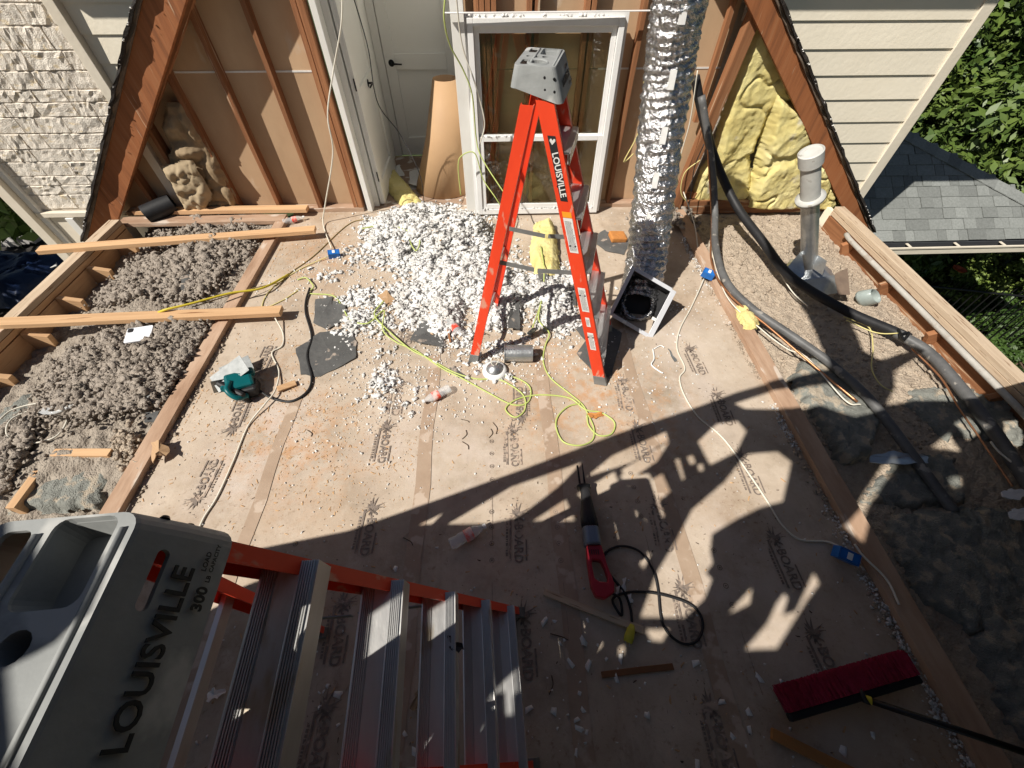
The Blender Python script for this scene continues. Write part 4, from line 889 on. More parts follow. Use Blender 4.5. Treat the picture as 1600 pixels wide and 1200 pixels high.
# yellow-green extension cord
cable('extension_cord', [(465, 437), (478, 434, .02), (490, 448, .02), (482, 458), (520, 462), (535, 480), (548, 500, .03), (575, 505, .03), (600, 485, .04), (598, 515, .03), (620, 535), (650, 548), (690, 575), (720, 590), (760, 612), (800, 632), (825, 628), (828, 605), (805, 590), (770, 585)], .0055, cordy, 'yellow green extension cord winding out of the heap towards the trim disc', 'cord')
cable('extension_cord', [(600, 470, .06), (585, 490, .04), (600, 510, .03), (640, 545, .02), (670, 560), (710, 582), (745, 592), (775, 592), (795, 600), (818, 618), (820, 640), (805, 652), (790, 640), (800, 628), (820, 620), (850, 617), (890, 622), (915, 640), (940, 645), (960, 660), (955, 678), (935, 680), (920, 665), (917, 648)], .0055, cordy, 'yellow green extension cord looping past the trim disc to the shadow edge', 'cord')
cable('extension_cord', [(846, 470, .06), (842, 500, .04), (858, 520, .03), (852, 540), (849, 565), (860, 590), (890, 615), (910, 632), (920, 650), (928, 670), (925, 688), (905, 696), (880, 690), (869, 668), (872, 650), (888, 635), (908, 630)], .0055, cordy, 'yellow green extension cord dropping from the yellow block into loops', 'cord')
cable('extension_cord', [(845, 385, .13), (850, 420, .12), (848, 460, .05), (840, 490, .04), (832, 512, .05)], .0055, cordy, 'yellow green cord draped over the yellow insulation block', 'cord')
w1 = [(566, 357, .05), (600, 352, .05), (630, 358, .06), (655, 372, .06), (650, 392, .05), (640, 372, .06), (655, 360, .06), (680, 368, .04)]
cable('extension_cord', w1, .0055, cordy, 'yellow green cord tangle on top of the white heap', 'cord')
cable('loose_cable', [(688, 350, .07), (708, 345, .08), (728, 350, .08), (742, 360, .05)], .005, blackm, 'short black cord on the white heap near the window', 'cord')
tag(MB().box(tuple(G(832, 517, .05)), (.055, .02, .09), Euler((.5, .3, .5))).build('cable_plug', jar, bevel=.008), 'grey green plug where the cord enters the heap', 'plug')
scrap([(918, 646), (940, 645), (944, 648), (930, 655), (920, 653)], 'red brown paper leaf inside the cord loop', .01, .002, tilt=1, mat=brickm, name='paper_scrap', cat='paper')
cable('white_wire_coil', [(0, 655, .02), (20, 640, .02), (60, 630, .02), (98, 632, .02), (106, 652, .02), (90, 680, .02), (55, 692, .02), (22, 690, .02), (10, 675, .03), (18, 655, .03), (50, 640, .02), (110, 620, .02), (160, 628, .02)], .005, cordw, 'loop of white wire on the left batt', 'wire')
scrap([(60, 645), (70, 638), (130, 628), (200, 612), (260, 590), (262, 594), (205, 618), (130, 634), (75, 648)], 'clear plastic strip lying across the left loose fill', .06, .002, tilt=.5, mat=plastic, name='plastic_strip', cat='plastic')
scrap([(210, 610), (226, 608), (238, 615), (232, 622), (214, 618)], 'small clear cup on the left loose fill', .07, .012, mat=plastic, name='plastic_cup', cat='plastic')
cable('white_wire', [(1020, 545, .004), (1022, 560, .01), (1018, 570, .012), (1030, 580), (1036, 583)], .005, whitepl, 'bent white plastic fastener on the deck beside the ladder foot', 'fastener')
cable('white_wire', [(1022, 545, .004), (1032, 540, .01), (1038, 543, .008)], .004, whitepl, 'small curl of white plastic by the bent fastener', 'fastener')
scrap([(1043, 545), (1048, 548), (1058, 565), (1054, 566)], 'thin grey nail strip beside the white cable', .004, .002, mat=galvd, name='metal_strip', cat='metal')

# teal saw with its grey plates
sp = G(385, 610); ts = thing('circular_saw', 'teal power saw resting on its grey base plate beside the left edge board', 'saw', sp)
def saw_part(nm, mat, boxes, bev=.004, rot=0):
    mb = MB()
    for c, d_, r in boxes: mb.box((sp.x+c[0], sp.y+c[1], c[2]), d_, Euler(r))
    return mb.build(nm, mat, ts, bevel=bev)
saw_part('base_plate', galvd, [((-.06, .04, .13), (.24, .13, .003), (.35, -.35, .55))], 0)
saw_part('guard_plate', galvd, [((-.10, .16, .05), (.20, .11, .003), (.4, -.1, .5)), ((-.13, .0, .06), (.11, .003, .13), (.2, .3, .55))], 0)
saw_part('motor_housing', tealp, [((.0, .0, .075), (.16, .13, .11), (.2, .15, .5)), ((.03, .06, .11), (.10, .06, .05), (.2, .15, .5))], .018)
saw_part('blade_guard', blackm, [((-.03, -.06, .06), (.22, .035, .12), (.1, .1, -.45)), ((.06, -.02, .05), (.10, .11, .08), (0, 0, .3))], .015)
hm = MB().tube(smoothp([sp+Vector((-.03, -.03, .13)), sp+Vector((-.02, -.10, .13)), sp+Vector((.03, -.13, .09)), sp+Vector((.07, -.09, .06))]), [.018]*25, 10); hm.build('handle', tealp, ts, smooth=True)
MB().lathe([(0, .012), (.02, .012), (.024, 0), (.024, -.02)], 16, frame(sp+Vector((-.07, -.06, .10)), (1, .3, 0), (0, .3, 1))).build('knob', tealp, ts)
tag(MB().box(tuple(G(448, 603, .02)), (.12, .05, .012), Euler((0, .1, .55))).build('wood_block', woodnew, bevel=.003), 'pale wooden splinter block beside the black cord of the teal saw', 'wood')

cable('power_cord', [(484, 450, .02), (478, 470), (478, 490), (487, 525), (480, 555), (487, 590), (480, 612), (455, 627), (425, 622), (405, 610, .03), (395, 605, .06)], .0085, blackm, parent=ts)

# reciprocating saw
a, b = G(938, 935, .06), G(918, 800, .06); d = (b-a).normalized(); y = Vector((0, 0, 1)).cross(d)
RS = Matrix(((y.x, 0, d.x, a.x), (y.y, 0, d.y, a.y), (y.z, 1, d.z, a.z), (0, 0, 0, 1)))     # x = left, y = up, z = forward
LEN = (b-a).length; rsaw = thing('reciprocating_saw', 'red and black reciprocating saw lying on the shaded deck', 'saw', (a.x, a.y, 0))
def loft(secs, n=20):   # secs: (z, cx, cy, rx, ry)
    mb = MB(); o = 0
    for z_, cx, cy, rx, ry in secs:
        for k in range(n):
            q = 2*math.pi*k/n; c, s = math.cos(q), math.sin(q); e = .7; mb.v.append(tuple(RS@Vector((cx+rx*math.copysign(abs(c)**e, c), cy+ry*math.copysign(abs(s)**e, s), z_))))
    for i in range(len(secs)-1):
        for k in range(n): mb.f.append((i*n+k, i*n+(k+1) % n, (i+1)*n+(k+1) % n, (i+1)*n+k))
    mb.f.append(tuple(range(n))[::-1]); mb.f.append(tuple((len(secs)-1)*n+k for k in range(n))); return mb
loft([(.24, 0, 0, .041, .042), (.25, 0, 0, .044, .045), (.33, 0, 0, .043, .044), (.335, 0, 0, .036, .038)]).build('motor_band', greypl, rsaw, smooth=False, bevel=.002)
loft([(.335, 0, 0, .040, .042), (.37, 0, 0, .043, .043), (.42, .0, 0, .038, .038), (.47, -.004, -.004, .030, .032), (.53, -.006, -.006, .026, .028), (.56, -.006, -.006, .028, .030)]).build('gear_nose', blackm, rsaw, smooth=True)
mb = MB()
for k in range(9): q = -1.2+k*.3; mb.box((0, 0, 0), (.003, .004, .05)); vv = mb.v[-8:]; mb.v[-8:] = [tuple(RS@Vector((.044*math.sin(q)+p[0], .043*math.cos(q)+p[1], .355+p[2]))) for p in vv]
mb.build('grip_ribs', blackm, rsaw)
# D handle ring
mb = MB(); outer = [(-.045, .24), (.045, .24), (.052, .16), (.050, .05), (.030, .005), (-.02, -.005), (-.075, .02), (-.085, .06), (-.062, .14)]
inner = [(-.028, .165), (.022, .17), (.030, .15), (.026, .085), (.0, .07), (-.048, .066), (-.056, .085), (-.045, .13)]
Mh = RS@Matrix(((1, 0, 0, 0), (0, 0, 1, .022), (0, 1, 0, 0), (0, 0, 0, 1)))
outer = [(x*.84-.004, z_) for x, z_ in outer]; inner = [(x*.80-.004, z_) for x, z_ in inner]; plate(mb, outer, [inner], .048, Mh@Matrix.Translation((0, 0, 0)))
mb.build('d_handle', redp, rsaw, bevel=.006)
mb = MB()
for k in range(5): mb.box((0, 0, 0), (.004, .003, .022)); vv = mb.v[-8:]; mb.v[-8:] = [tuple(RS@Vector((-.02+.011*k+p[0], .0235+p[1], .205+p[2]))) for p in vv]
mb.build('vent_slots', blackm, rsaw)
mb = MB(); mb.add([(-.004, .0, .56), (-.004, .0, .70), (-.010, -.0, .70), (-.022, -.0, .56)], [(0, 1, 2, 3)], RS@Matrix.Translation((0, .006, 0))); mb.add([(.012, .0, .56), (.012, .0, .685), (.008, .0, .69), (-.0, .0, .56)], [(0, 1, 2, 3)], RS@Matrix.Translation((.012, .006, 0)))
mb = MB().prism([RS@Vector(p) for p in ((-.014, 0, .56), (.0, 0, .56), (-.008, 0, .715), (-.012, 0, .71))], RS.to_3x3()@Vector((0, .003, 0))); mb.build('saw_blade', blackmetal, rsaw)
mb = MB().prism([RS@Vector(p) for p in ((.012, -.02, .56), (.022, -.02, .56), (.022, -.02, .70), (.012, -.02, .70))], RS.to_3x3()@Vector((0, .012, 0))); mb.build('shoe_arm', blackmetal, rsaw)
loft([(.555, 0, -.005, .038, .030), (.567, 0, -.005, .040, .032), (.572, 0, -.005, .036, .030)]).build('shoe', blackmetal, rsaw)
cable('power_cord', [(952, 925, .05), (968, 935, .02), (972, 960), (965, 955, .02), (958, 935, .012), (985, 925), (1030, 928), (1080, 945), (1098, 972), (1090, 1000), (1068, 1006), (1045, 990), (1033, 965), (1028, 920), (1020, 890), (1000, 862), (972, 853), (948, 862), (944, 880), (955, 900), (975, 925), (985, 950), (988, 978)], .0062, blackm, parent=rsaw)
pp = G(983, 990, .02)
mb = MB().tube([G(988, 976, .02), G(986, 984, .02), G(983, 995, .02), G(981, 1003, .02)], [.010, .019, .022, .020], 14); mb.build('plug', M('plug_yellow', (.62, .58, .06), (.5, .46, .04), 9, rough=.5, bump=0), rsaw, smooth=True)
mb = MB()
for dx in (-.008, .008): mb.box(tuple(G(980.5, 1006, .02)+Vector((dx, 0, 0))), (.0018, .022, .007))
mb.build('plug_blades', galv, rsaw)
for q in ((962, 918, 968, 935), (972, 905, 978, 925), (980, 930, 990, 942)):
    scrap([(q[0], q[1]), (q[0]+6, q[1]-2), (q[2], q[3]), (q[2]-6, q[3]+2)], {962: 'white tag by the saw handle', 972: 'white tag strip under the saw cord', 980: 'white tag piece right of the saw cord'}[q[0]], .008, .002, tilt=1, mat=labelw, name='paper_tag', cat='tag')
# stake, splinter
tag(lumber('wooden_stake', G(850, 925, .012), G(1005, 985, .014), .030, .014, woodpale), 'tapered pale stake under the saw cord', 'stake')
tag(lumber('wood_shim', G(940, 1055, .005), G(1052, 1041, .005), .025, .006, M('shim', (.24, .11, .05), (.15, .07, .03), 5, rough=.8)), 'reddish wood splinter on the shaded deck', 'wood')
tag(lumber('roof_splinter', G(694, 490, .06), G(704, 535, .02), .014, .010, woodredx), 'brown splinter sticking out of the heap', 'wood')
tag(lumber('loose_stick', G(1205, 1145, .012), G(1345, 1215, .012), .04, .018, M('stick_orange', (.46, .22, .07), (.34, .15, .05), 4, (.5, 8, 8), rough=.6)), 'orange brown stick at the bottom right in shade', 'stick')
for i, (u, v) in enumerate(((985, 745), (530, 690), (700, 640), (735, 1000), (520, 910))): pass
for i, (a_, b_) in enumerate((((770, 660), (775, 678)), ((728, 672), (722, 686)), ((720, 655), (733, 660)), ((630, 840), (645, 852)), ((480, 672), (486, 682)), ((860, 990), (888, 1000)), ((862, 1055), (858, 1085)), ((767, 670), (764, 684)), ((722, 690), (732, 702)), ((740, 690), (735, 645)))):
    if i < 9: cable('bent_nail', [a_, ((a_[0]+b_[0])/2+4, (a_[1]+b_[1])/2), b_], .0022, chipd); o = COL.objects[-1]
for o in [o for o in COL.objects if o.name.startswith('bent_nail')]: tag(o, 'dark curved nail or sliver lying on the papered deck', 'nail', 'bent nails strewn on the deck')

# push broom
a, b = G(1222, 1108, .04), G(1420, 1050, .04); bt = thing('push_broom', 'push broom with crimson bristles and black handle in the shaded corner', 'broom', (a.x, a.y, 0))
d = (b-a).normalized(); yb = Vector((0, 0, 1)).cross(d); L_ = (b-a).length
BM_ = frame(a, d, yb)
mb = MB(); mb.box((L_/2, -.027, .026), (L_+.01, .030, .030)); mb.v = [tuple(BM_@Vector(p)) for p in mb.v]; mb.build('head_block', blackm, bt, bevel=.008)
V, F = [], []; rr = random.Random(2)
for i in range(5200):
    x = rr.uniform(0, L_); t_ = rr.random(); zz = .008+.045*t_; o = len(V); l = .082+rr.uniform(-.012, .012); sx = rr.uniform(-.008, .008); q = .0016
    for p in ((x, -.012, zz), (x+q, -.012, zz+q), (x+q+sx, -.012+l, zz*.95+rr.uniform(-.008, .008)), (x+sx, -.012+l, zz*.95)): V.append(tuple(BM_@Vector(p)))
    F.append((o, o+1, o+2, o+3))
stuff(link('bristles', mesh_np('bristles', V, F, bristle), bt))
mb = MB(); mb.box((L_/2, .03, .025), (L_-.01, .085, .026)); mb.v = [tuple(BM_@Vector(p)) for p in mb.v]; mb.build('bristle_core', bristle, bt, bevel=.01)
h0, h1 = G(1345, 1090, .075), G(1660, 1195, .25)
MB().tube([h0, h0.lerp(h1, .5), h1], .0125, 14).build('handle', blackmetal, bt, smooth=True)
MB().tube([h0.lerp(h1, .02), h0.lerp(h1, .06)], .016, 14).build('collar', M('collar_yellow', (.72, .58, .04), (.6, .48, .03), 9, rough=.4, bump=0), bt)
MB().tube([BM_@Vector((L_*.55, -.03, .05)), h0], [.03, .018], 14).build('socket', blackm, bt, smooth=True)

# vent pipe with cap, flashings, jar
pb, ptp = G(1264, 425, -.05), W(1267, 252, 2.98); pvc = M('pvc_weathered', (.60, .60, .57), (.42, .42, .39), 7, rough=.45, bump=.05, spots=(.34, .32, .28), spotscale=14, spotw=.62); vp = thing('vent_pipe', 'galvanised vent pipe with white capped top leaning in the right bay', 'vent pipe', pb)
ax = (ptp-pb); Lp = ax.length; m = frame(pb, ax.cross(Vector((0, 1, 0))), Vector((0, 0, 0))+ax.cross(ax.cross(Vector((0, 1, 0))))); zz = ax.normalized(); xx = zz.cross(Vector((0, 1, 0))).normalized(); yy = zz.cross(xx)
VM = Matrix(((xx.x, yy.x, zz.x, pb.x), (xx.y, yy.y, zz.y, pb.y), (xx.z, yy.z, zz.z, pb.z), (0, 0, 0, 1)))
R0 = .062; k = Lp*.70
MB().lathe([(R0+.006, 0), (R0, .02), (R0, k)], 32, VM).build('pipe_body', galv, vp, smooth=True)
MB().lathe([(R0, k), (R0+.035, k+.005), (R0+.038, k+.03), (R0+.004, k+.04)], 32, VM).build('storm_collar', pvc, vp, smooth=True)
MB().lathe([(R0+.003, k+.03), (R0+.002, Lp-.03)], 32, VM).build('pipe_neck', pvc, vp, smooth=True)
MB().lathe([(R0+.004, Lp-.035), (R0+.016, Lp-.02), (R0+.018, Lp+.075), (R0+.010, Lp+.08), (R0+.005, Lp+.072), (0, Lp+.068)], 32, VM).build('pipe_cap', pvc, vp, smooth=False)
MB().lathe([(R0-.014, Lp+.0705), (0, Lp+.0715)], 24, VM).build('cap_disc', pvc, vp)
def sheet(name, pts, mat, lab, cat, th=.002, parent=None):
    o = MB().prism([Vector(p) for p in pts], (0, 0, th)).build(name, mat, parent)
    if lab: tag(o, lab, cat)
    return o
fl = thing('flashing', 'crumpled galvanised flashing collar at the foot of the vent pipe', 'flashing', pb)
mb = MB().lathe([(.068, .10), (.075, .06), (.14, .02), (.2, .0)], 9, Matrix.Translation((pb.x, pb.y, -.03))); mb.v = [(x+.02*mnoise.noise(Vector((x*9, y*9, 0))), y, z_+.035*mnoise.noise(Vector((x*11, y*11, 3)))) for x, y, z_ in mb.v]; mb.build('cone', galv, fl)
sheet('tab', [G(1228, 420, .12), G(1252, 392, .16), G(1258, 430, .08), G(1240, 445, .04)], galv, None, None, parent=fl)
sheet('tab', [G(1272, 395, .14), G(1292, 408, .16), G(1285, 430, .05), G(1270, 420, .05)], galv, None, None, parent=fl)
sheet('flashing_sheet', [G(1250, 438, .05), G(1304, 430, .09), G(1308, 458, .06), G(1285, 462, .03), G(1256, 452, .02)], galv, 'shiny bent flashing sheet right of the vent pipe foot', 'flashing')
sheet('flashing_sheet', [G(1304, 428, .10), G(1324, 419, .12), G(1328, 461, .06), G(1307, 460, .05)], M('rusty_sheet', (.30, .22, .16), (.18, .13, .10), 9, rough=.6, metal=.4), 'rusty upright flashing flap beside the shiny sheet', 'flashing')
jp = G(1345, 468, -.04); js = thing('jar', 'dented greenish plastic tub on the sandy insulation', 'tub', jp)
mb = MB().lathe([(0, 0), (.075, 0), (.082, .02), (.07, .10), (.066, .105), (.062, .10), (.07, .02)], 20, Matrix.Translation(jp)@Euler((.5, .5, 0)).to_matrix().to_4x4()@Matrix.Diagonal((1.2, .8, 1, 1))); mb.build('shell', jar, js, smooth=True)

# hoses and conduit
hose = [W(1086, 120, 4.0), W(1098, 180, 3.95), W(1118, 250, 3.85), G(1150, 320, .30), G(1190, 375, .20), G(1235, 432, .12), G(1315, 482, .05), G(1390, 515, .03), G(1420, 528, .03)]
hs = thing('black_hose', 'thick black insulated hose sweeping from the brace to the right edge', 'hose', (2.6, 2.4, 0))
MB().tube(smoothp(hose, 10), .037, 14).build('sleeve', blackm, hs, smooth=True)
MB().tube(smoothp([G(1400, 520, .03), G(1450, 550, .03), G(1500, 605, .02), G(1550, 670, .02), G(1590, 730, .02), G(1640, 810, .02)], 10), .036, 14).build('grey_sleeve', M('hose_grey', (.14, .14, .14), (.07, .07, .07), 9, rough=.5, bump=.2, spots=(.3, .28, .25), spotscale=14, spotw=.6), hs, smooth=True)
MB().tube(smoothp([G(1404, 515, .07), G(1412, 530, .07), G(1420, 520, .08), G(1408, 522, .08)], 6), .010, 8).build('clamp', blackmetal, hs)
h2 = thing('grey_hose', 'grey insulated hose following the right edge board', 'hose', (2.2, 2.6, 0)); hg = MATS['hose_grey']
MB().tube(smoothp([W(1096, 150, 3.9), W(1112, 255, 3.75), G(1117, 330, .25), G(1118, 385, .16), G(1135, 440, .12), G(1175, 482, .09), G(1230, 520, .07), G(1290, 562, .05), G(1345, 610, .04), G(1372, 640, .03), G(1410, 690, .0), G(1450, 745, -.02), G(1490, 800, -.05)], 10), .030, 12).build('sleeve', hg, h2, smooth=True)
MB().tube(smoothp([W(1104, 200, 3.85), G(1112, 340, .20), G(1112, 410, .12), G(1140, 460, .09), G(1200, 510, .08), G(1270, 570, .05), G(1340, 628, .03)], 10), .008, 8).build('copper_line', copper, h2, smooth=True)
MB().tube(smoothp([G(1108, 380, .12), G(1135, 462, .08), G(1190, 515, .06), G(1230, 545, .05), G(1262, 560, .05), G(1320, 625, .03), G(1345, 632, .03)], 10), .005, 7).build('signal_wire', cordw, h2, smooth=True)
cable('white_cable', [(1130, 290, .25), (1165, 350, .15), (1200, 395, .1), (1235, 452, .02), (1262, 478, .0)], .005, cordw, 'thin pale wire running beside the thick black hose', 'cable')
cable('yellow_cable', [(1318, 495, .02), (1345, 505, .0), (1360, 515, .0), (1364, 545, .0), (1362, 575, .0), (1375, 600, .0), (1395, 612, .0)], .0045, cordp, 'thin yellow wire curled on the sandy insulation', 'cable')
cable('yellow_cable', [(1322, 500, .03), (1370, 520, .03), (1415, 520, .06)], .0045, cordp, 'thin yellow wire below the thick black hose', 'cable')
cable('copper_wire', [(1425, 545, .03), (1470, 590, .02), (1500, 640, .02), (1535, 690, .02), (1555, 720, .02), (1582, 760, .02)], .006, copper, 'thin copper line along the lower grey hose', 'cable')
cable('white_cable', [(1548, 690, .03), (1560, 705, .03), (1584, 725, .03)], .006, cordw, 'short white wire end at the right edge', 'cable')
cable('white_conduit', [(1322, 366, .02), (1335, 382, .03), (1420, 466, .03), (1500, 546, .03), (1572, 618, .03), (1660, 708, .03)], .021, M('conduit_dusty', (.50, .48, .44), (.34, .32, .29), 9, rough=.5, spots=(.35, .31, .27), spotscale=12, spotw=.6), 'white plastic conduit along the inside of the right outer wall', 'conduit', k=5, n=14)

# foil duct and boot
dt = thing('foil_duct', 'silver foil flexible duct rising from its metal boot', 'duct', G(1015, 470))
B0, L0 = Vector(G(1015, 525, .0)), Vector(G(955, 490, .10)); T0 = Vector(G(990, 420, .35)); R1 = B0+(T0-L0)
xb = (B0-L0).normalized(); yb_ = (T0-L0).normalized(); zb_ = xb.cross(yb_).normalized()
if zb_.dot(Vector(CAMP)-L0) < 0: zb_ = -zb_
ww, hh = (B0-L0).length, (T0-L0).length
BMx = Matrix(((xb.x, yb_.x, zb_.x, L0.x), (xb.y, yb_.y, zb_.y, L0.y), (xb.z, yb_.z, zb_.z, L0.z), (0, 0, 0, 1)))
dpt = .075
ce = BMx@Vector((ww/2, hh/2, -dpt-.02)); ce2 = BMx@Vector((ww/2, hh/2, -dpt-.13))
cl = smoothp([ce, ce2, PD(1010, 405, 3.30), PD(1020, 320, 3.12), PD(1033, 200, 2.86), PD(1046, 100, 2.62), PD(1062, 0, 2.34), PD(1075, -120, 2.1)], 28)
rr = random.Random(4); n = 96; V = []; F = []
prev = None
for i, p in enumerate(cl):
    t = (cl[min(i+1, len(cl)-1)]-cl[max(i-1, 0)]).normalized(); x = t.cross(prev or Vector((0, 1, 0))).normalized(); y = x.cross(t).normalized(); prev = y
    s = i/(len(cl)-1)*2.3
    for k in range(n):
        q = 2*math.pi*k/n; c, s_ = math.cos(q), math.sin(q)
        w1_ = mnoise.noise(Vector((c*2.4, s_*2.4, s*10))); w2 = abs(mnoise.noise(Vector((c*5+7, s_*5, s*20+c*4)))); w3 = mnoise.noise(Vector((c*9, s_*9+4, s*34)))
        r = .158-.040*max(0, 1-i/34)+.006*math.sin(s*118+q)+.009*w1_-.024*w2+.007*w3+.008*mnoise.noise(Vector((c, s_, s*3)))
        V.append(tuple(p+(x*c+y*s_)*r))
for i in range(len(cl)-1):
    for k in range(n): F.append((i*n+k, i*n+(k+1) % n, (i+1)*n+(k+1) % n, (i+1)*n+k))
link('foil_sleeve', mesh_np('foil_sleeve', V, F, foil, False), dt)
# printed tags on the foil
for (u, v, dp) in ((1068, 20, 2.30), (1050, 125, 2.55), (1037, 212, 2.76), (1024, 282, 2.92), (1014, 343, 3.07)):
    c = PD(u, v, dp-.03); up_ = (PD(u+6, v-30, dp-.08)-c).normalized(); m = frame(c, up_.cross(Vector((0, -1, .5))).normalized()*-1, up_)
    mb = MB().box((0, 0, 0), (.042, .10, .002)); mb.v = [tuple(m@Vector(p)) for p in mb.v]; g = mb.build('duct_tag', labelw, dt)
    mb = MB(); mb.box((-.006, -.01, .002), (.014, .06, .001)); mb.box((-.006, .035, .002), (.02, .014, .001)); mb.box((.010, -.02, .002), (.004, .05, .001)); mb.v = [tuple(m@Vector(p)) for p in mb.v]; mb.build('tag_print', labelk, g)
def bb(mb, nm, mat, bv=0): mb.v = [tuple(BMx@Vector(p)) for p in mb.v]; return mb.build(nm, mat, dt, bevel=bv)
dpt = .16
for c, d_ in (((.0015, hh/2, -dpt/2), (.003, hh, dpt)), ((ww-.0015, hh/2, -dpt/2), (.003, hh, dpt)), ((ww/2, .0015, -dpt/2), (ww-.008, .003, dpt)), ((ww/2, hh-.0015, -dpt/2), (ww-.008, .003, dpt))):
    bb(MB().box(c, d_), 'boot_side', M('boot_inner', (.10, .10, .11), (.05, .05, .055), 8, rough=.5, metal=.4))  # sides coloured dark for the shaded inside of the boot
for c, d_ in (((-.004, hh/2, .004), (.028, hh+.02, .006)), ((ww+.004, hh/2, .004), (.040, hh+.02, .006)), ((ww/2, -.004, .0045), (ww-.03, .028, .006)), ((ww/2, hh+.004, .0045), (ww-.03, .028, .006))):
    bb(MB().box(c, d_), 'boot_flange', M('tab_metal', (.62, .63, .66), (.5, .51, .54), 9, rough=.4, metal=.2, bump=0), .001)
mb = MB(); plate(mb, [(.004, .004), (ww-.004, .004), (ww-.004, hh-.004), (.004, hh-.004)], [circ(ww/2, hh/2, .105, 36)], .003, Matrix.Translation((0, 0, -dpt+.004))); bb(mb, 'boot_back', blackm)  # back plate coloured black in place of the shade inside
bb(MB().lathe([(.106, -dpt-.012), (0, -dpt-.0125)], 30, Matrix.Translation((ww/2, hh/2, 0))), 'boot_dark_disc', blackm)  # black disc stands in for the dark duct mouth
mb = MB()
for k in range(30):
    q = 2*math.pi*k/30; M1 = Matrix.Translation((ww/2, hh/2, -dpt+.012))@Matrix.Rotation(q, 4, 'Z')@Matrix.Translation((.118, 0, 0)); mb.add([(-.013, -.008, 0), (.013, -.009, -.003), (.013, .009, -.003), (-.013, .008, 0), (-.013, -.008, .002), (.013, -.009, -.001), (.013, .009, -.001), (-.013, .008, .002)], [(3, 2, 1, 0), (4, 5, 6, 7), (0, 1, 5, 4), (2, 3, 7, 6)], M1)
bb(mb, 'collar_tabs', M('tab_metal', (.62, .63, .66), (.5, .51, .54), 9, rough=.4, metal=.2, bump=0))
MB().box(tuple(BMx@Vector((ww/2, hh+.02, .01))), (.05, .04, .004)).build('strap_tab', galv, dt) if False else None
for cx, cy in ((.35*ww, .0), (.9*ww, .35*hh)): bb(MB().box((cx, cy-.004, .009), (.03, .022, .003)), 'foil_tape', labelw)
# paper roll cone in the recess
bc = G(700, 291); cn = thing('paper_roll', 'tapered brown paper roll standing in the door recess', 'paper roll', bc)
top = W(695, 122, bc.y+.02); V = []; F = []; n = 48
for j, (c, r) in enumerate(((bc+Vector((-.03, 0, .004)), .325), (bc.lerp(top, .5), .215), (top, .118))):
    for k in range(n+4): q = 2*math.pi*k/n+.5; r2 = r-.004*(k/n); V.append((c.x+r2*math.cos(q), c.y+r2*math.sin(q)*.92, c.z+(0 if j else .0)))
m_ = n+4
for j in range(2):
    for k in range(m_-1): F.append((j*m_+k, j*m_+k+1, (j+1)*m_+k+1, (j+1)*m_+k))
o = MB().add(V, F).build('paper_shell', cardb, cn, smooth=True); so_ = o.modifiers.new('thick', 'SOLIDIFY'); so_.thickness = .004
for i, q in enumerate((((640, 268), (672, 262), (682, 285), (668, 296), (640, 290)), ((652, 280), (680, 272), (700, 290), (690, 300), (660, 292)), ((612, 262), (625, 260), (632, 272), (622, 276)))):
    scrap(list(q), ('crumpled white sheet left of the paper roll', 'second white sheet under the foot of the paper roll', 'small white paper ball by the closed door')[i], .015, .002, tilt=2, mat=labelw, name='white_paper', cat='paper')

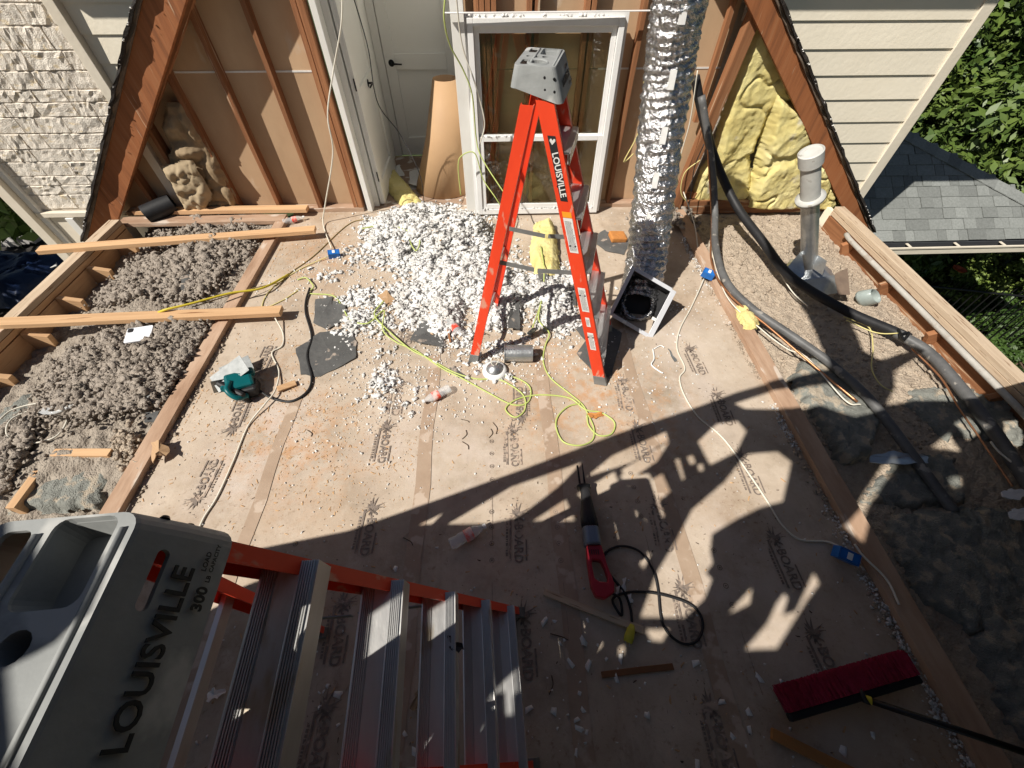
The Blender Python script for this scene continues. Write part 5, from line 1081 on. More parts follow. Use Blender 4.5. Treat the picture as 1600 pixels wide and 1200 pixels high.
# ================================================================ STEPLADDERS
def make_ladder(name, label):
    t = thing(name, label, 'ladder', (0, 0, 0), local=True)
    H = 1.60; BW, TW = .285, .142; sf = .325; sr = .20; XF, XR = .49, -.49      # front/rear foot x, slopes
    def Lb(mb, nm, mat, parent=None, **k): return mb.build(nm, mat, parent or t, **k)
    def fx(z): return XF-sf*z
    def rx(z): return XR+sr*z
    def hw(z): return BW+(TW-BW)*z/1.65
    def channel(side, xfun, w_, fl, z0, z1, inward):
        mb = MB(); y0, y1 = side*hw(z0), side*hw(z1)
        def sec(z, y):
            x = xfun(z); s = -side
            return [(x, y, z), (x-w_*inward, y, z), (x-w_*inward, y+s*fl, z), (x-w_*inward+.004*inward, y+s*fl, z), (x-w_*inward+.004*inward, y+s*.004, z), (x-.004*inward, y+s*.004, z), (x-.004*inward, y+s*fl, z), (x, y+s*fl, z)]
        N_ = 10; o = 0
        for i in range(N_+1): zz = z0+(z1-z0)*i/N_; mb.v += sec(zz, y0+(y1-y0)*i/N_)
        for i in range(N_):
            for k in range(8): a = i*8+k; b = i*8+(k+1) % 8; mb.f.append((a, b, b+8, a+8))
        mb.f += [(0, 1, 4, 5), (1, 2, 3, 4), (5, 6, 7, 0), (N_*8, N_*8+5, N_*8+4, N_*8+1), (N_*8+1, N_*8+4, N_*8+3, N_*8+2), (N_*8+5, N_*8, N_*8+7, N_*8+6)]
        return mb
    for s in (-1, 1):
        Lb(channel(s, fx, .078, .03, .05, H, 1), 'front_rail', orange)
        Lb(channel(s, rx, .060, .025, .05, H-.02, -1), 'rear_rail', orange)
        for xf, wd in ((fx, .078), (rx, -.06)):
            y = s*(hw(0)+.002); mb = MB(); xx = xf(0)
            mb.hexa([(xx+.006*np.sign(wd), y+s*.002, 0), (xx-wd-.004*np.sign(wd), y+s*.002, 0), (xx-wd-.004*np.sign(wd), y-s*.042, 0), (xx+.006*np.sign(wd), y-s*.042, 0)], [(xf(.075)+.003*np.sign(wd), s*hw(.075)+s*.002, .075), (xf(.075)-wd, s*hw(.075)+s*.002, .075), (xf(.075)-wd, s*hw(.075)-s*.038, .075), (xf(.075)+.003*np.sign(wd), s*hw(.075)-s*.038, .075)])
            Lb(mb, 'foot', galvd, bevel=.003)
        mb = MB()
        for z in (1.28, .99, .70, .41):
            for dx in (.022, .05): mb.lathe([(0, .003), (.0055, .002), (.0075, 0)], 10, Matrix.Translation((fx(z)-dx, s*(hw(z)+.001), z-.015))@Matrix.Rotation(-s*math.pi/2, 4, 'X'))
        Lb(mb, 'rivets', blackmetal)
    # steps: ribbed tread with front and back skirts
    for i, z in enumerate((1.41, 1.12, .83, .54, .25)):
        x1 = fx(z)+.030; x0 = x1-.100; y = hw(z)-.006; mb = MB()
        prof = [(x0, z-.035), (x0, z)]
        def ribs(a, b, n):
            out = []
            for k in range(n): u0 = a+(b-a)*k/n; d = (b-a)/n; out += [(u0+d*.1, z+.0025), (u0+d*.55, z+.0025), (u0+d*.6, z-.0012), (u0+d*.98, z-.0012)]
            return out
        prof += ribs(x0+.004, x0+.030, 6)+[(x0+.032, z+.001), (x1-.032, z+.001)]+ribs(x1-.030, x1-.004, 6)+[(x1, z), (x1+.004, z-.052), (x1+.001, z-.052), (x1-.004, z-.006), (x0+.004, z-.006), (x0+.004, z-.035)]
        for yy in (-y, y): mb.v += [(p[0], yy, p[1]) for p in prof]
        n = len(prof)
        for k in range(n): mb.f.append((k, (k+1) % n, n+(k+1) % n, n+k))
        Lb(mb, 'step', alu)
        for s in (-1, 1):
            mb = MB(); b0, b1 = (x1-.006, s*(y-.004), z-.05), (x1-.02, s*(y-.10), z-.012)
            mb.tube([b0, b1], .004, 6); 
            if i in (0, 4): Lb(mb, 'step_brace', alu)
    # rear horizontals and spreaders
    for z in (1.15, .62, .2): lz = MB().box((rx(z)+.02, 0, z), (.012, 2*hw(z)-.02, .035)); Lb(lz, 'rear_brace', alu)
    for s in (-1, 1):
        y = s*(hw(.8)-.035); zz = .80
        mb = MB().prism([(fx(zz)-.07, y, zz-.014), (fx(zz)-.07, y, zz+.014), ((fx(zz)+rx(zz))/2, y, zz-.006), ((fx(zz)+rx(zz))/2, y, zz-.034)], (0, s*.003, 0)).prism([((fx(zz)+rx(zz))/2-.02, y-.004*s, zz-.034), ((fx(zz)+rx(zz))/2-.02, y-.004*s, zz-.006), (rx(zz)+.03, y-.004*s, zz+.014), (rx(zz)+.03, y-.004*s, zz-.014)], (0, s*.003, 0))
        Lb(mb, 'spreader', galvd)
    # cap
    ct = thing('x', None, None); bpy.data.objects.remove(ct)
    zt, zb = 1.715, 1.605; xr, xf_ = -.205, -.035; yl = .138
    mb = MB()
    top = rrect(xr, -yl, xf_, yl, .022, 5)
    hx = (xr+xf_)/2
    holes = [rrect(xr+.075, .035, xf_-.022, .135, .014), rrect(xr+.020, .060, xr+.055, .125, .010), circ(hx-.015, -.002, .014), circ(hx+.022, .002, .016), circ(hx-.05, .0, .012), circ(hx+.005, -.085, .033, 20), rrect(xr+.02, -.12, xr+.05, -.05, .01)]
    plate(mb, top, holes, .006, Matrix.Translation((0, 0, zt)))
    capo = Lb(mb, 'cap_top', capgrey, bevel=.0)
    # skirts: outer ring from top edge to flared lower edge, with hand slot on the +x face
    bot = rrect(xr-.015, -yl-.014, xf_+.045, yl+.014, .026, 5); n = len(top); mb = MB()
    rings = []
    for f_, dz in ((0, 0), (.06, .004), (.55, .055), (1., zt-zb)):
        rings.append([(a[0]+(b[0]-a[0])*f_, a[1]+(b[1]-a[1])*f_, zt-dz) for a, b in zip(top, bot)])
    kz = lambda p: (p[0], p[1], zt-(zt-p[2])*(1.10 if p[0] > hx+.0 else .70))
    rings = [[kz(p) for p in rg] for rg in rings]
    for rg in rings: mb.v += rg
    mb.v += [kz((p[0]*.97+hx*.03, p[1]*.965, zb)) for p in bot]; mb.v += [(p[0]*.97+hx*.03, p[1]*.965, zt-.012) for p in top]
    for r in range(5):
        for k in range(n): mb.f.append((r*n+(k+1) % n, r*n+k, (r+1)*n+k, (r+1)*n+(k+1) % n))
    # narrow rear part: drop the lower lip at the ends
    for k in range(n): mb.f.append((5*n+(k+1) % n, 5*n+k, k, (k+1) % n))
    skirt = Lb(mb, 'cap_skirt', capgrey, smooth=False)
    # trays below openings
    def tray(P, depth, floor_=True):
        m2 = MB(); n_ = len(P); cx = sum(p[0] for p in P)/n_; cy = sum(p[1] for p in P)/n_
        m2.v += [(p[0], p[1], zt-.004) for p in P]+[(cx+(p[0]-cx)*.86, cy+(p[1]-cy)*.86, zt-depth) for p in P]
        for k in range(n_): m2.f.append((k, (k+1) % n_, n_+(k+1) % n_, n_+k))
        if floor_: m2.f.append(tuple(range(n_, 2*n_)))
        return m2
    Lb(tray(holes[0], .045), 'tool_tray', capgrey)
    Lb(tray(holes[5], .05, False), 'cap_socket', capgrey)
    for h in (2, 3, 4): Lb(tray(holes[h], .03), 'tool_hole', capgrey)
    mb = MB()
    for q0, q1, ww_ in (((xr+.06, -yl+.02), (xr+.062, yl-.02), .006), ((xf_-.012, -yl+.02), (xf_-.012, yl-.02), .005)):
        mb.tube([(q0[0], q0[1], zt), (q1[0], q1[1], zt)], ww_*.8, 8)
    mb.lathe([(.036, .0), (.040, .006), (.046, .0)], 24, Matrix.Translation((hx+.005, -.085, zt)))
    Lb(mb, 'cap_rib', capgrey, smooth=True)
    # raised lettering on the sloping front face
    a_, b_ = Vector(((xf_+.004), 0, zt-.006)), Vector((xf_+.045, 0, zb)); dn = (b_-a_).normalized()
    def facetext(s_, size, y_, down, mat=labelk, nm='lettering', bold=.012):
        v, f = textmesh(s_, size, .03, bold)
        m_ = frame(a_+dn*down+Vector((.0012+.002, y_, .001)), (0, 1, 0), -dn); Lb(MB().add(v, f, m_), nm, mat)
    facetext('LOUISVILLE', .0355, -.002, .066)
    facetext('300', .019, .055, .097, bold=.03); facetext('LB', .008, .079, .099, bold=.03); facetext('LOAD', .009, .099, .089, bold=.02); facetext('CAPACITY', .0075, .105, .099, bold=.02)
    bmx = bmesh.new(); bmx.from_mesh(skirt.data); bmesh.ops.recalc_face_normals(bmx, faces=bmx.faces); bmx.to_mesh(skirt.data); bmx.free()
    mb = MB(); plate(mb, rrect(-.0075, -.034, .0075, .034, .007, 4), [], .08, frame(a_+dn*.034+Vector((-.045, .068, -.02)), -dn, (0, 1, .0))); cu = mb.build('cutter', capgrey)
    bmx = bmesh.new(); bmx.from_mesh(cu.data); bmesh.ops.recalc_face_normals(bmx, faces=bmx.faces); bmx.to_mesh(cu.data); bmx.free()
    bo_ = skirt.modifiers.new('slot', 'BOOLEAN'); bo_.operation = 'DIFFERENCE'; bo_.object = cu; bo_.solver = 'EXACT'
    bpy.context.view_layer.update(); dgx = bpy.context.evaluated_depsgraph_get(); nm_ = bpy.data.meshes.new_from_object(skirt.evaluated_get(dgx)); skirt.modifiers.clear(); skirt.data = nm_; bpy.data.objects.remove(cu)
    for s in (-1, 1):
        mb = MB()
        for x_, z_ in ((hx+.045, zb+.075), (hx+.085, zb+.072), (hx+.05, zb+.035), (hx+.09, zb+.03), (hx-.055, zb+.06)):
            f_ = (zt-z_)/(zt-zb); mb.lathe([(0, .004), (.004, .0035), (.0062, 0)], 12, Matrix.Translation((x_, s*(yl+.011*f_), z_))@Matrix.Rotation(-s*math.pi/2, 4, 'X'))
        Lb(mb, 'cap_rivets', blackmetal)
    # stickers on the outer face of the front rails
    def rail_label(s, z0, z1, w_, mat, nm, off, fill=True):
        mb = MB(); e = s*.0015; N_ = 6; q = []
        for i in range(N_+1):
            z = z0+(z1-z0)*i/N_; xc = fx(z)-.039+off; y = s*hw(z)+e; mb.v += [(xc-w_/2, y, z), (xc+w_/2, y, z)]
            if i: o = 2*i-2; mb.f.append((o, o+1, o+3, o+2))
        return Lb(mb, nm, mat)
    def railtext(s, s_, size, z, mat, off=0, flip=1, nm='sticker_text', bold=.02):
        v, f = textmesh(s_, size, 0, bold); ax = Vector((fx(z-.1)-fx(z), s*(hw(z-.1)-hw(z)), -.1)).normalized(); y = s*hw(z)+s*.003
        X_ = ax*flip; Yv = Vector((-s*1.0*s*s, 0, 0))
        m_ = frame((fx(z)-.039+off, y, z), X_, Vector((1, 0, 0))*(1 if s < 0 else -1)); Lb(MB().add(v, f, m_), nm, mat)
    for s in (-1, 1):
        rail_label(s, 1.20, 1.475, .036, labelk, 'black_sticker', 0)
        railtext(s, 'LOUISVILLE', .040, 1.315, labelw)
        # heart-like arrow mark above the word
        mb = MB(); zc = 1.453; ycc = s*(hw(zc)+.003); xc = fx(zc)-.039
        mb.add([(xc, ycc, zc-.014), (xc+.013, ycc, zc+.002), (xc+.012, ycc, zc+.010), (xc+.006, ycc, zc+.012), (xc, ycc, zc+.004), (xc-.006, ycc, zc+.012), (xc-.012, ycc, zc+.010), (xc-.013, ycc, zc+.002)], [tuple(range(8))]); Lb(mb, 'sticker_mark', labelw)
        for z0, z1, w_ in ((.94, 1.12, .046), (.58, .735, .042), (.475, .54, .024), (.30, .43, .036)):
            lb = rail_label(s, z0, z1, w_, labelw, 'white_sticker', 0)
            mb = MB(); rr_ = random.Random(int(z0*100)); z = z0+.012
            while z < z1-.012:
                x_ = fx(z)-.039-w_*.4; e_ = x_+w_*.8
                while x_ < e_-.006:
                    l = rr_.uniform(.003, .009); mb.add([(x_, s*(hw(z)+.003), z), (min(e_, x_+l), s*(hw(z)+.003), z), (min(e_, x_+l), s*(hw(z)+.003), z+.0025), (x_, s*(hw(z)+.003), z+.0025)], [(0, 1, 2, 3)]); x_ += l+.002
                z += .006
            Lb(mb, 'fine_print', M('print_grey', (.2, .2, .2), (.12, .12, .12), 50, rough=.6, bump=0), lb)
        lb = rail_label(s, 1.122, 1.15, .046, labelo, 'orange_sticker', 0)
    # rubbed edge of black scribble
    return t
def ladder_mirror(mtx): pass
proto = make_ladder('stepladder', 'orange stepladder with metal feet standing upright by the heap and window')
def copy_tree(o, parent=None):
    c = o.copy(); COL.objects.link(c)
    if parent is not None: c.parent = parent
    for ch in list(o.children): copy_tree(ch, c)
    return c
near = copy_tree(proto)
near['label'] = 'orange stepladder in the foreground with ribbed steps, seen from above its grey cap'
for o_ in (proto, near): o_['group'] = 'two orange stepladders'
proto.location = (.325, 2.12, .0); proto.rotation_euler = (0, 0, math.radians(-15.3))
near.location = (-.397, .072, .0); near.rotation_euler = (0, 0, math.radians(2.9))
del proto['_local']; del near['_local']

# ================================================================ LOWER ROOF AND YARD AT RIGHT
lr = thing('lower_roof', 'grey shingled hip roof below the right siding, with gutter', 'roof', (5.6, 4.9, -.7))
def rz(y): return -.70+.70*(y-4.45)
MB().add([(3.6, 4.44, -.725), (7.75, 4.44, -.725), (5.30, 5.63, rz(5.63)-.02), (3.6, 5.63, rz(5.63)-.02), (3.6, 4.44, -.9), (7.75, 4.44, -.9), (7.75, 6.8, -.9), (5.30, 5.63, -.9), (3.6, 5.63, -.9)], [(0, 1, 2, 3), (0, 4, 5, 1), (4, 8, 7, 5)]).build('roof_deck', shingled, lr)
MB().add([(7.75, 4.44, -.72), (7.75, 6.9, -.72), (5.30, 5.63, rz(5.63)-.015)], [(0, 1, 2)]).add([(7.75, 6.9, -.72), (3.6, 6.9, -.72), (3.6, 5.63, rz(5.63)-.015), (5.30, 5.63, rz(5.63)-.015)], [(0, 1, 2, 3)]).build('far_slope', shingle, lr)
shm = {}
def shp(wd):
    k = round(wd, 2)
    if k not in shm:
        a = math.atan(.7); c, s_ = math.cos(a), math.sin(a); E_ = .15; mb = MB(); w2 = k/2-.0035
        P0 = [(-w2, -.0, .012), (w2, -.0, .012), (w2, E_, .004), (-w2, E_, .004)]
        vs = [(x, y*c-z_*s_, y*s_+z_*c) for x, y, z_ in P0]+[(x, y*c-(z_-.008)*s_, y*s_+(z_-.008)*c) for x, y, z_ in P0]
        me = bpy.data.meshes.new('shingle'); me.from_pydata(vs, [], [(0, 1, 2, 3), (4, 7, 6, 5), (0, 4, 5, 1), (1, 5, 6, 2), (3, 7, 4, 0), (2, 6, 7, 3)]); me.materials.append(shingle); shm[k] = me
    return shm[k]
rr = random.Random(21); y = 4.44
while y < 5.58:
    x = 3.85-rr.random()*.2; xm = 5.30+(5.60-y)*2.04-.02
    while x < xm:
        wd = rr.choice((.12, .16, .20, .24, .30)); x2 = min(x+wd, xm)
        if x2-x > .04:
            o = link('shingle', shp(x2-x), lr); o.location = Vector(((x+x2)/2, y, rz(y)+rr.choice((0, 0, .005))))-lr.location
        x += wd
    y += .117
hp0, hp1 = Vector((5.25, 5.66, rz(5.66)+.012)), Vector((7.75, 4.42, -.70)); nH = 17
for i in range(nH):
    a, b = hp0.lerp(hp1, i/nH), hp0.lerp(hp1, (i+1.15)/nH); o = MB().prism([a+Vector((-.06, -.10, -.065)), b+Vector((-.06, -.10, -.060)), b+Vector((0, .0, .012)), a+Vector((0, 0, .006))], (.0, .0, .008)).build('hip_shingle', shingle, lr)
MB().box((5.9, 4.395, -.80), (4.3, .085, .004)).box((5.9, 4.350, -.765), (4.3, .005, .075)).build('gutter', M('gutter_dark', (.10, .09, .085), (.06, .055, .05), 6, rough=.5), lr)
MB().box((5.9, 4.335, -.735), (4.3, .022, .018)).box((5.9, 4.338, -.79), (4.3, .010, .06)).build('gutter_lip', trimc, lr)
for x in (4.65, 5.22, 5.85, 6.45, 7.05): MB().box((x, 4.40, -.735), (.03, .10, .008)).build('gutter_hanger', trimc, lr)
MB().box((4.9, 4.6, -2.0), (.16, .16, 2.3)).build('post', trimc, lr)

def leaves(name, clumps, n, size, mat, parent=None, seed=1, up=.5):
    rg = np.random.default_rng(seed); C_ = np.array([c[:3] for c in clumps]); R_ = np.array([c[3] for c in clumps]); w_ = R_**2/np.sum(R_**2)
    k = rg.choice(len(clumps), n, p=w_); d = rg.normal(size=(n, 3)); d /= np.linalg.norm(d, axis=1)[:, None]; P = C_[k]+d*(R_[k]*rg.uniform(.55, 1.08, n)**1.0)[:, None]*np.array([1, 1, .8])
    nrm = d*.6+rg.normal(size=(n, 3))*.5+np.array([0, 0, up]); nrm /= np.linalg.norm(nrm, axis=1)[:, None]
    t = np.cross(nrm, rg.normal(size=(n, 3))); t /= np.linalg.norm(t, axis=1)[:, None]; b = np.cross(nrm, t); s = (size*rg.uniform(.6, 1.3, n))[:, None]
    V = np.stack([P-t*s, P-b*s*.42+nrm*s*.08, P+t*s, P+b*s*.42+nrm*s*.08], 1).reshape(-1, 3); F = np.arange(n*4).reshape(-1, 4)
    return link(name, mesh_np(name, V, F, mat), parent)
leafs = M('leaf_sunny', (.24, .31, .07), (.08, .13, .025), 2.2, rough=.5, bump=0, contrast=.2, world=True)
def tree(lab, base, h, cr, cz, n, size, seed, mat=leafm, nclump=42, cat='tree', sq=1.):
    rr = random.Random(seed); t = thing('tree' if cat == 'tree' else 'shrub', lab, cat, base); base = Vector(base)
    cl = []
    for i in range(nclump):
        q = rr.uniform(0, 6.283); ph = math.acos(rr.uniform(-.55, 1)); r = cr*rr.uniform(.55, 1.02); c = base+Vector((r*math.sin(ph)*math.cos(q), r*math.sin(ph)*math.sin(q), cz+r*math.cos(ph)*sq)); cl.append((c.x, c.y, c.z, cr*rr.uniform(.16, .33)))
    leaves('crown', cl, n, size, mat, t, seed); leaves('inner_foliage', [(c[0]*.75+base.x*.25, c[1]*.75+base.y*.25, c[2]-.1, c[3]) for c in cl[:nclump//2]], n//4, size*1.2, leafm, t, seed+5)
    mb = MB(); top = base+Vector((0, 0, cz))
    mb.tube(smoothp([base, base+Vector((.05, .03, cz*.4)), top], 5), [h*.05*(1-.5*i/10) for i in range(11)], 10)
    for c in cl[:10]: mb.tube([base+Vector((0, 0, cz*.5)), (top+Vector(c[:3]))/2-Vector((0, 0, .2)), Vector(c[:3])], [h*.022, h*.014, h*.006], 6)
    mb.build('trunk', bark, t, smooth=True); return t
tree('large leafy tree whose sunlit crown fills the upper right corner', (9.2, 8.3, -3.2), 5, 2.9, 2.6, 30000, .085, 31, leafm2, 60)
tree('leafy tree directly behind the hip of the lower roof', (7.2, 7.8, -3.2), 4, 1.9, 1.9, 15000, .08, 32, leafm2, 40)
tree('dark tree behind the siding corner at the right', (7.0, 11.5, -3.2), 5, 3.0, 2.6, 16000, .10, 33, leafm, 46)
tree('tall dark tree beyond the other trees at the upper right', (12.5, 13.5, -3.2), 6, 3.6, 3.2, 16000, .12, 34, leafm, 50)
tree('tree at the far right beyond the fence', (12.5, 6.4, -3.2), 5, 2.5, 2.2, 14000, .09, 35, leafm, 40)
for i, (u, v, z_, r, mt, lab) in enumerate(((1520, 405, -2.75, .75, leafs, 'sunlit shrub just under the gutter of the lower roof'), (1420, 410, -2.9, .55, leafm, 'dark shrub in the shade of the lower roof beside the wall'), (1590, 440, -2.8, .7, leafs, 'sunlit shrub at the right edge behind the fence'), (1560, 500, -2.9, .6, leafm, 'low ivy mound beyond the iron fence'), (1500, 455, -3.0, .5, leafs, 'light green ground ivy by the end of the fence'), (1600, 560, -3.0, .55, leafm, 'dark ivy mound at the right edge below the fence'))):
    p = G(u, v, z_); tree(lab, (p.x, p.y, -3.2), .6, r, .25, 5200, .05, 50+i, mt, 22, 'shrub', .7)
fm = MB()
for (u, v) in ((1493, 385), (1505, 388), (1512, 392), (1494, 422), (1499, 425), (1488, 396)):
    p = G(u, v, -2.3); fm.lathe([(0, 0), (.06, .02), (.09, .05), (.03, .03)], 7, Matrix.Translation(p))
tag(stuff(fm.build('flowers', flower)), 'small orange red flowers on the shrub under the gutter', 'flowers')
ivy = MB()
a, b = G(1452, 447, -1.95), G(1680, 472, -1.95); d = (b-a).normalized(); L_ = (b-a).length
ft = thing('iron_fence', 'black iron picket fence in the yard below the right wall', 'fence', (a.x, a.y, -3.2))
MB().tube([a, b], .018, 6).build('top_rail', blackmetal, ft); MB().tube([a-Vector((0, 0, 1.0)), b-Vector((0, 0, 1.0))], .018, 6).build('bottom_rail', blackmetal, ft)
pk = None; i = 0; s_ = 0
while s_ < L_:
    p = a+d*s_
    if pk is None:
        pk = MB().tube([p+Vector((0, 0, .14)), p-Vector((0, 0, 1.2))], .010, 5).build('picket', blackmetal, ft); p00 = p.copy(); l0 = pk.location.copy()
    else: o = pk.copy(); COL.objects.link(o); o.location = l0+(p-p00)
    s_ += .115
tree('leafy tree added at the left side of the house to shade the driveway', (-10.2, 1.2, -3.2), 5, 3.1, 3.4, 9000, .16, 61, leafm, 40)  # this tree and the next are put in to keep the driveway dark
tree('second leafy tree added to shade the left driveway', (-9.8, 5.4, -3.2), 5, 3.1, 3.4, 9000, .16, 62, leafm, 40)
tp = G(20, 440, -3.1); m = Matrix.Translation(tp); tag(puff('blue_tarp', [(-1.1, -.9), (.8, -.8), (1.0, .7), (-1.0, .9)], m, .35, tarpm, res=.05, seed=3, fr=2, edge=.3), 'dark blue tarp heap on the shaded driveway at the left', 'tarp')
gt = thing('window_grille', 'small pale four pane frame lying in the dark below the left wall', 'frame', G(70, 414, -2.9)); gp = G(70, 414, -2.9); gm = Matrix.Translation(gp)@Matrix.Rotation(.6, 4, 'Z')
for i in (-1, 1):
    for j in (-1, 1):
        mb = MB(); mb.box((i*.11, j*.11, 0), (.18, .18, .02)); mb.v = [tuple(gm@Vector(p)) for p in mb.v]; mb.build('pane', labelw, gt, bevel=.004)
for i, (u, v, lab) in enumerate(((22, 378, 'pale rounded bag on the driveway in shade'), (48, 374, 'second pale rounded bag on the driveway in shade'))):
    p = G(u, v, -3.1); tag(puff('bag', [(-.25, -.18), (.22, -.2), (.28, .15), (-.2, .2)], Matrix.Translation(p), .2, M('bag_grey', (.35, .34, .32), (.25, .24, .23), 5), res=.02, seed=i, fr=4, edge=.1), lab, 'bag')

scrap([(690, 992), (705, 994), (724, 1012), (718, 1022), (702, 1012), (690, 1014)], 'piece of black tape stuck to the third step of the near ladder', .822, .001, tilt=1, mat=labelk, name='black_tape', cat='tape')
scrap([(650, 1082), (664, 1060), (668, 1052), (667, 1085), (650, 1108), (640, 1108), (645, 1095)], 'curled brown leaf on the floor between the near ladder steps', .02, .002, tilt=1.5, mat=kraftb, name='dry_leaf', cat='leaf')
scrap([(326, 1082), (338, 1074), (350, 1080), (340, 1092), (326, 1096)], 'crumpled pale paper on the floor behind the near ladder', .02, .004, tilt=1.5, mat=labelw, name='paper_scrap', cat='paper')
# ================================================================ ROOF STILL STANDING BEHIND THE CAMERA (unseen; edge and gaps are shaped to throw shade and light patches)
def trace(u, v, z=0.):
    p = G(u, v, z); t = (.96*(p.x+4)-p.z)/1.72; x = p.x-KX*t
    if x <= -.1: return (x, p.y-KY*t, 'L')
    t = (.95*(3.8-p.x)-p.z)/(1-.95*KX); return (p.x-KX*t, p.y-KY*t, 'R')
def unfold(x): return x
edge_px = [(340, 872), (540, 832), (700, 776), (820, 733), (960, 680), (1080, 640), (1150, 614), (1215, 596), (1295, 578), (1288, 545), (1262, 488), (1235, 448), (1205, 422), (1195, 395), (1250, 415), (1300, 450), (1330, 500), (1350, 545),
 (1378, 560), (1425, 545), (1440, 552), (1400, 578), (1402, 603), (1388, 632), (1430, 625), (1520, 626), (1545, 612), (1600, 600), (1680, 560)]
lit = [  # (height of the surface they fall on, outline)
 (0, [(312, 882), (428, 898), (352, 925)]), (0, [(262, 985), (345, 925), (345, 945), (300, 965)]),
 (0, [(655, 821), (687, 805), (672, 819)]), (0, [(700, 820), (800, 763), (905, 725), (868, 762), (806, 808), (760, 818)]), (0, [(834, 815), (882, 784), (896, 815)]),
 (0, [(918, 745), (960, 712), (1037, 677), (1040, 690), (985, 722)]), (0, [(972, 735), (1043, 692), (1022, 722), (978, 752)]),
 (0, [(903, 773), (957, 740), (964, 760), (915, 784)]), (0, [(1013, 757), (1034, 743), (1044, 767), (1024, 784)]),
 (0, [(1053, 722), (1061, 719), (1068, 745), (1063, 751)]), (0, [(1073, 717), (1081, 714), (1084, 722), (1077, 726)]), (0, [(1089, 729), (1096, 727), (1097, 735), (1091, 736)]),
 (0, [(1092, 692), (1120, 665), (1150, 660), (1162, 675), (1148, 705), (1108, 726)]),
 (0, [(1165, 710), (1215, 706), (1236, 722), (1222, 785), (1185, 795), (1150, 812), (1112, 835), (1109, 862), (1113, 880), (1102, 895), (1112, 905), (1100, 935), (1065, 968), (997, 968), (1022, 900), (1055, 845), (1078, 800), (1130, 755)]),  # gap outline carries a person's head shadow; no figure is modelled
 (0, [(1140, 958), (1172, 923), (1166, 945), (1147, 955)]), (0, [(1165, 1015), (1200, 975), (1215, 948), (1226, 932), (1230, 938), (1225, 958), (1238, 955), (1268, 898), (1276, 914), (1255, 940), (1212, 1012)]),
 (0, [(838, 1031), (867, 1003), (870, 1030)]), (0, [(902, 1006), (925, 1015), (931, 995), (935, 1010), (915, 1028), (907, 1026)]), (0, [(1007, 986), (1040, 986), (1030, 1003), (1018, 1000)]), (0, [(966, 1016), (972, 1014), (972, 1022), (966, 1023)]),
 (0, [(992, 815), (1002, 812), (1006, 835), (1000, 838)]), (0, [(1000, 880), (1010, 866), (1013, 870), (1004, 890)]),
 (0, [(983, 830), (1000, 817), (1006, 815), (990, 834)]),
 (0, [(1148, 632), (1205, 614), (1290, 602), (1380, 640), (1330, 652), (1275, 634), (1235, 640), (1165, 640)]), (0, [(1340, 505), (1341, 506), (1340, 507)]),
 (0, [(1318, 822), (1345, 792), (1395, 712), (1402, 728), (1360, 792), (1345, 845)]), (0, [(1465, 700), (1490, 676), (1512, 706)]), (0, [(1497, 662), (1515, 650), (1542, 668), (1520, 688)]), (0, [(1575, 660), (1600, 655), (1610, 700), (1580, 690)]), (0, [(1490, 750), (1510, 745), (1512, 756), (1495, 762)]),
 (1.41, [(395, 1005), (485, 945), (466, 1062), (363, 1128)]), (1.12, [(575, 972), (630, 932), (626, 1009), (566, 1048)]), (.83, [(670, 962), (712, 934), (712, 983), (669, 1010)]),
 (.83, [(668, 1170), (716, 1125), (716, 1150), (690, 1205), (668, 1205)]), (.54, [(743, 1195), (762, 1165), (770, 1128), (757, 1103), (775, 1087), (779, 1150), (748, 1200)]), (.25, [(785, 1075), (800, 1072), (800, 1118), (787, 1115)]),
 (1.715, [(-10, 800), (48, 793), (35, 830), (-10, 890)]), (1.715, [(75, 800), (225, 783), (205, 840), (165, 915), (135, 905), (125, 850), (60, 900), (50, 860)]), (1.715, [(128, 985), (136, 1008), (118, 1025), (60, 1180), (0, 1230), (0, 1060), (60, 1035), (90, 1000)]),
]
rf = thing('roof', 'unseen attic roof left standing, its edge and gaps shaped to throw the light patches', 'roof', (0, -2, 3)); rf['kind'] = 'structure'; del rf['category']
def onL(u, v, z=0.): p = G(u, v, z); t = (.96*(p.x+4)-p.z)/(1+.96*KX); return (p.x-KX*t, p.y-KY*t)
def onR(u, v, z=0.): p = G(u, v, z); t = (.95*(3.8-p.x)-p.z)/(1-.95*KX); return (p.x-KX*t, p.y-KY*t)
def clipx(P, sgn, x0):
    out = []
    for i in range(len(P)):
        a, b = P[i], P[(i+1) % len(P)]; ia, ib = sgn*(a[0]-x0) >= 0, sgn*(b[0]-x0) >= 0
        if ia: out.append(a)
        if ia != ib: t = (x0-a[0])/(b[0]-a[0]); out.append((x0, a[1]+t*(b[1]-a[1])))
    return out
EL = [onL(u, v) for u, v in edge_px]; ER = [onR(u, v) for u, v in edge_px]
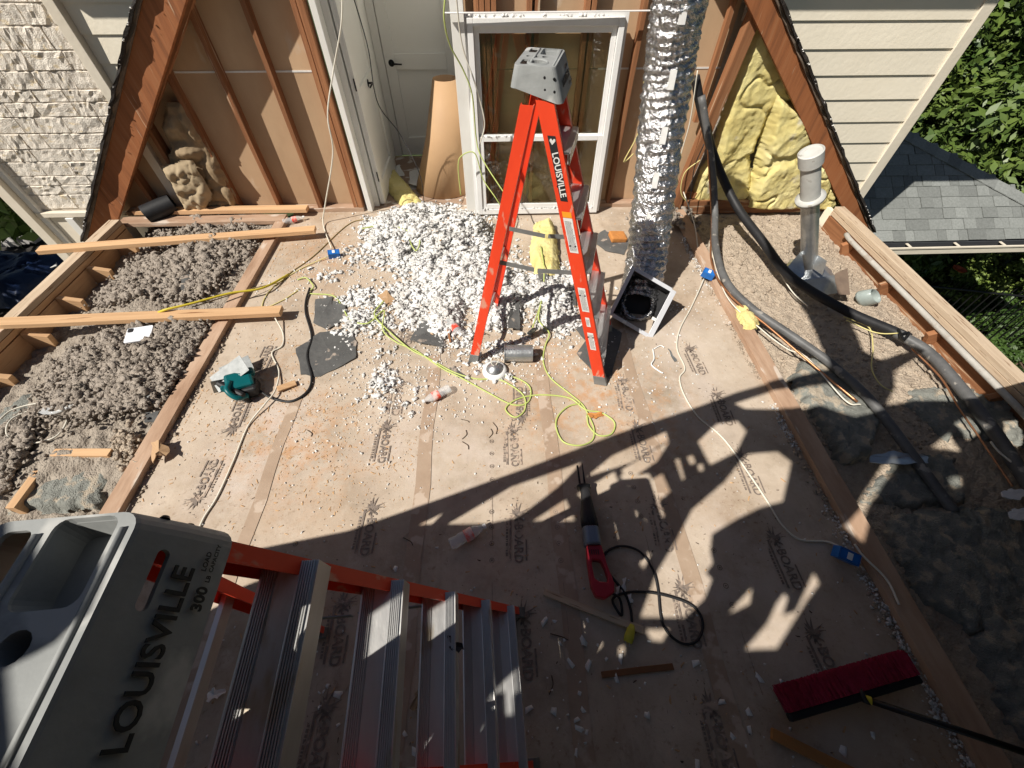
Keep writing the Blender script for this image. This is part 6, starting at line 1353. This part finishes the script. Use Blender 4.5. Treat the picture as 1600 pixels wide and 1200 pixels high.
Lout = clipx([(-4.3, -4.5), (-4.3, .10)]+EL+[(EL[-1][0], -4.5)], -1, -.1)
Rout = clipx([(ER[0][0], -4.5)]+ER+[(4.2, ER[-1][1]), (4.2, -4.5)], 1, -.1)
HL, HR = [], []
def grow(T, r):
    cx_, cy_ = sum(t[0] for t in T)/len(T), sum(t[1] for t in T)/len(T)
    return [(t[0]+(t[0]-cx_)/max(.01, math.hypot(t[0]-cx_, t[1]-cy_))*r, t[1]+(t[1]-cy_)/max(.01, math.hypot(t[0]-cx_, t[1]-cy_))*r) for t in T]
for z_, P_ in lit:
    r_ = .010 if len(P_) < 13 else 0
    a_ = clipx(grow([onL(u, v, z_) for u, v in P_], r_), -1, -.1); b_ = clipx(grow([onR(u, v, z_) for u, v in P_], r_), 1, -.1)
    if len(a_) > 2: HL.append(a_)
    if len(b_) > 2: HR.append(b_)
def slope_sheet(nm, outer, holes, zf, off, mat):
    V, F = holed(outer, holes); n = len(V); vs = [(x, y, zf(x)+off) for x, y in V]+[(x, y, zf(x)+off+.02) for x, y in V]; fs = list(F)+[tuple(i+n for i in f[::-1]) for f in F]
    cnt = {(f[i], f[(i+1) % len(f)]) for f in F for i in range(len(f))}
    fs += [(b, a, a+n, b+n) for (a, b) in cnt if (b, a) not in cnt]
    MB().add(vs, fs).build(nm, mat, rf)
slope_sheet('roof_deck', Lout, HL, zl, 0, plyw)
slope_sheet('roof_deck', Rout, HR, zr, 0, plyw)
for y in (-2.2, -2.6, -3.0, -3.4, -3.8, -4.2):
    lumber('rafter_board', (-4.1, y, zl(-4.1)-.12), (-.1, y, zl(-.1)-.12), .14, .04, woodnew, rf, up=(0, 1, 0)); lumber('rafter_board', (3.95, y, zr(3.95)-.12), (-.1, y, zr(-.1)-.12), .14, .04, woodnew, rf, up=(0, 1, 0))

for o in COL.objects:
    if o.name.split('.')[0] in ('cap_rivets', 'rivets', 'grip_ribs', 'vent_slots', 'rivet_holes', 'fine_print', 'collar_tabs', 'printed_rings'): o['kind'] = 'stuff'
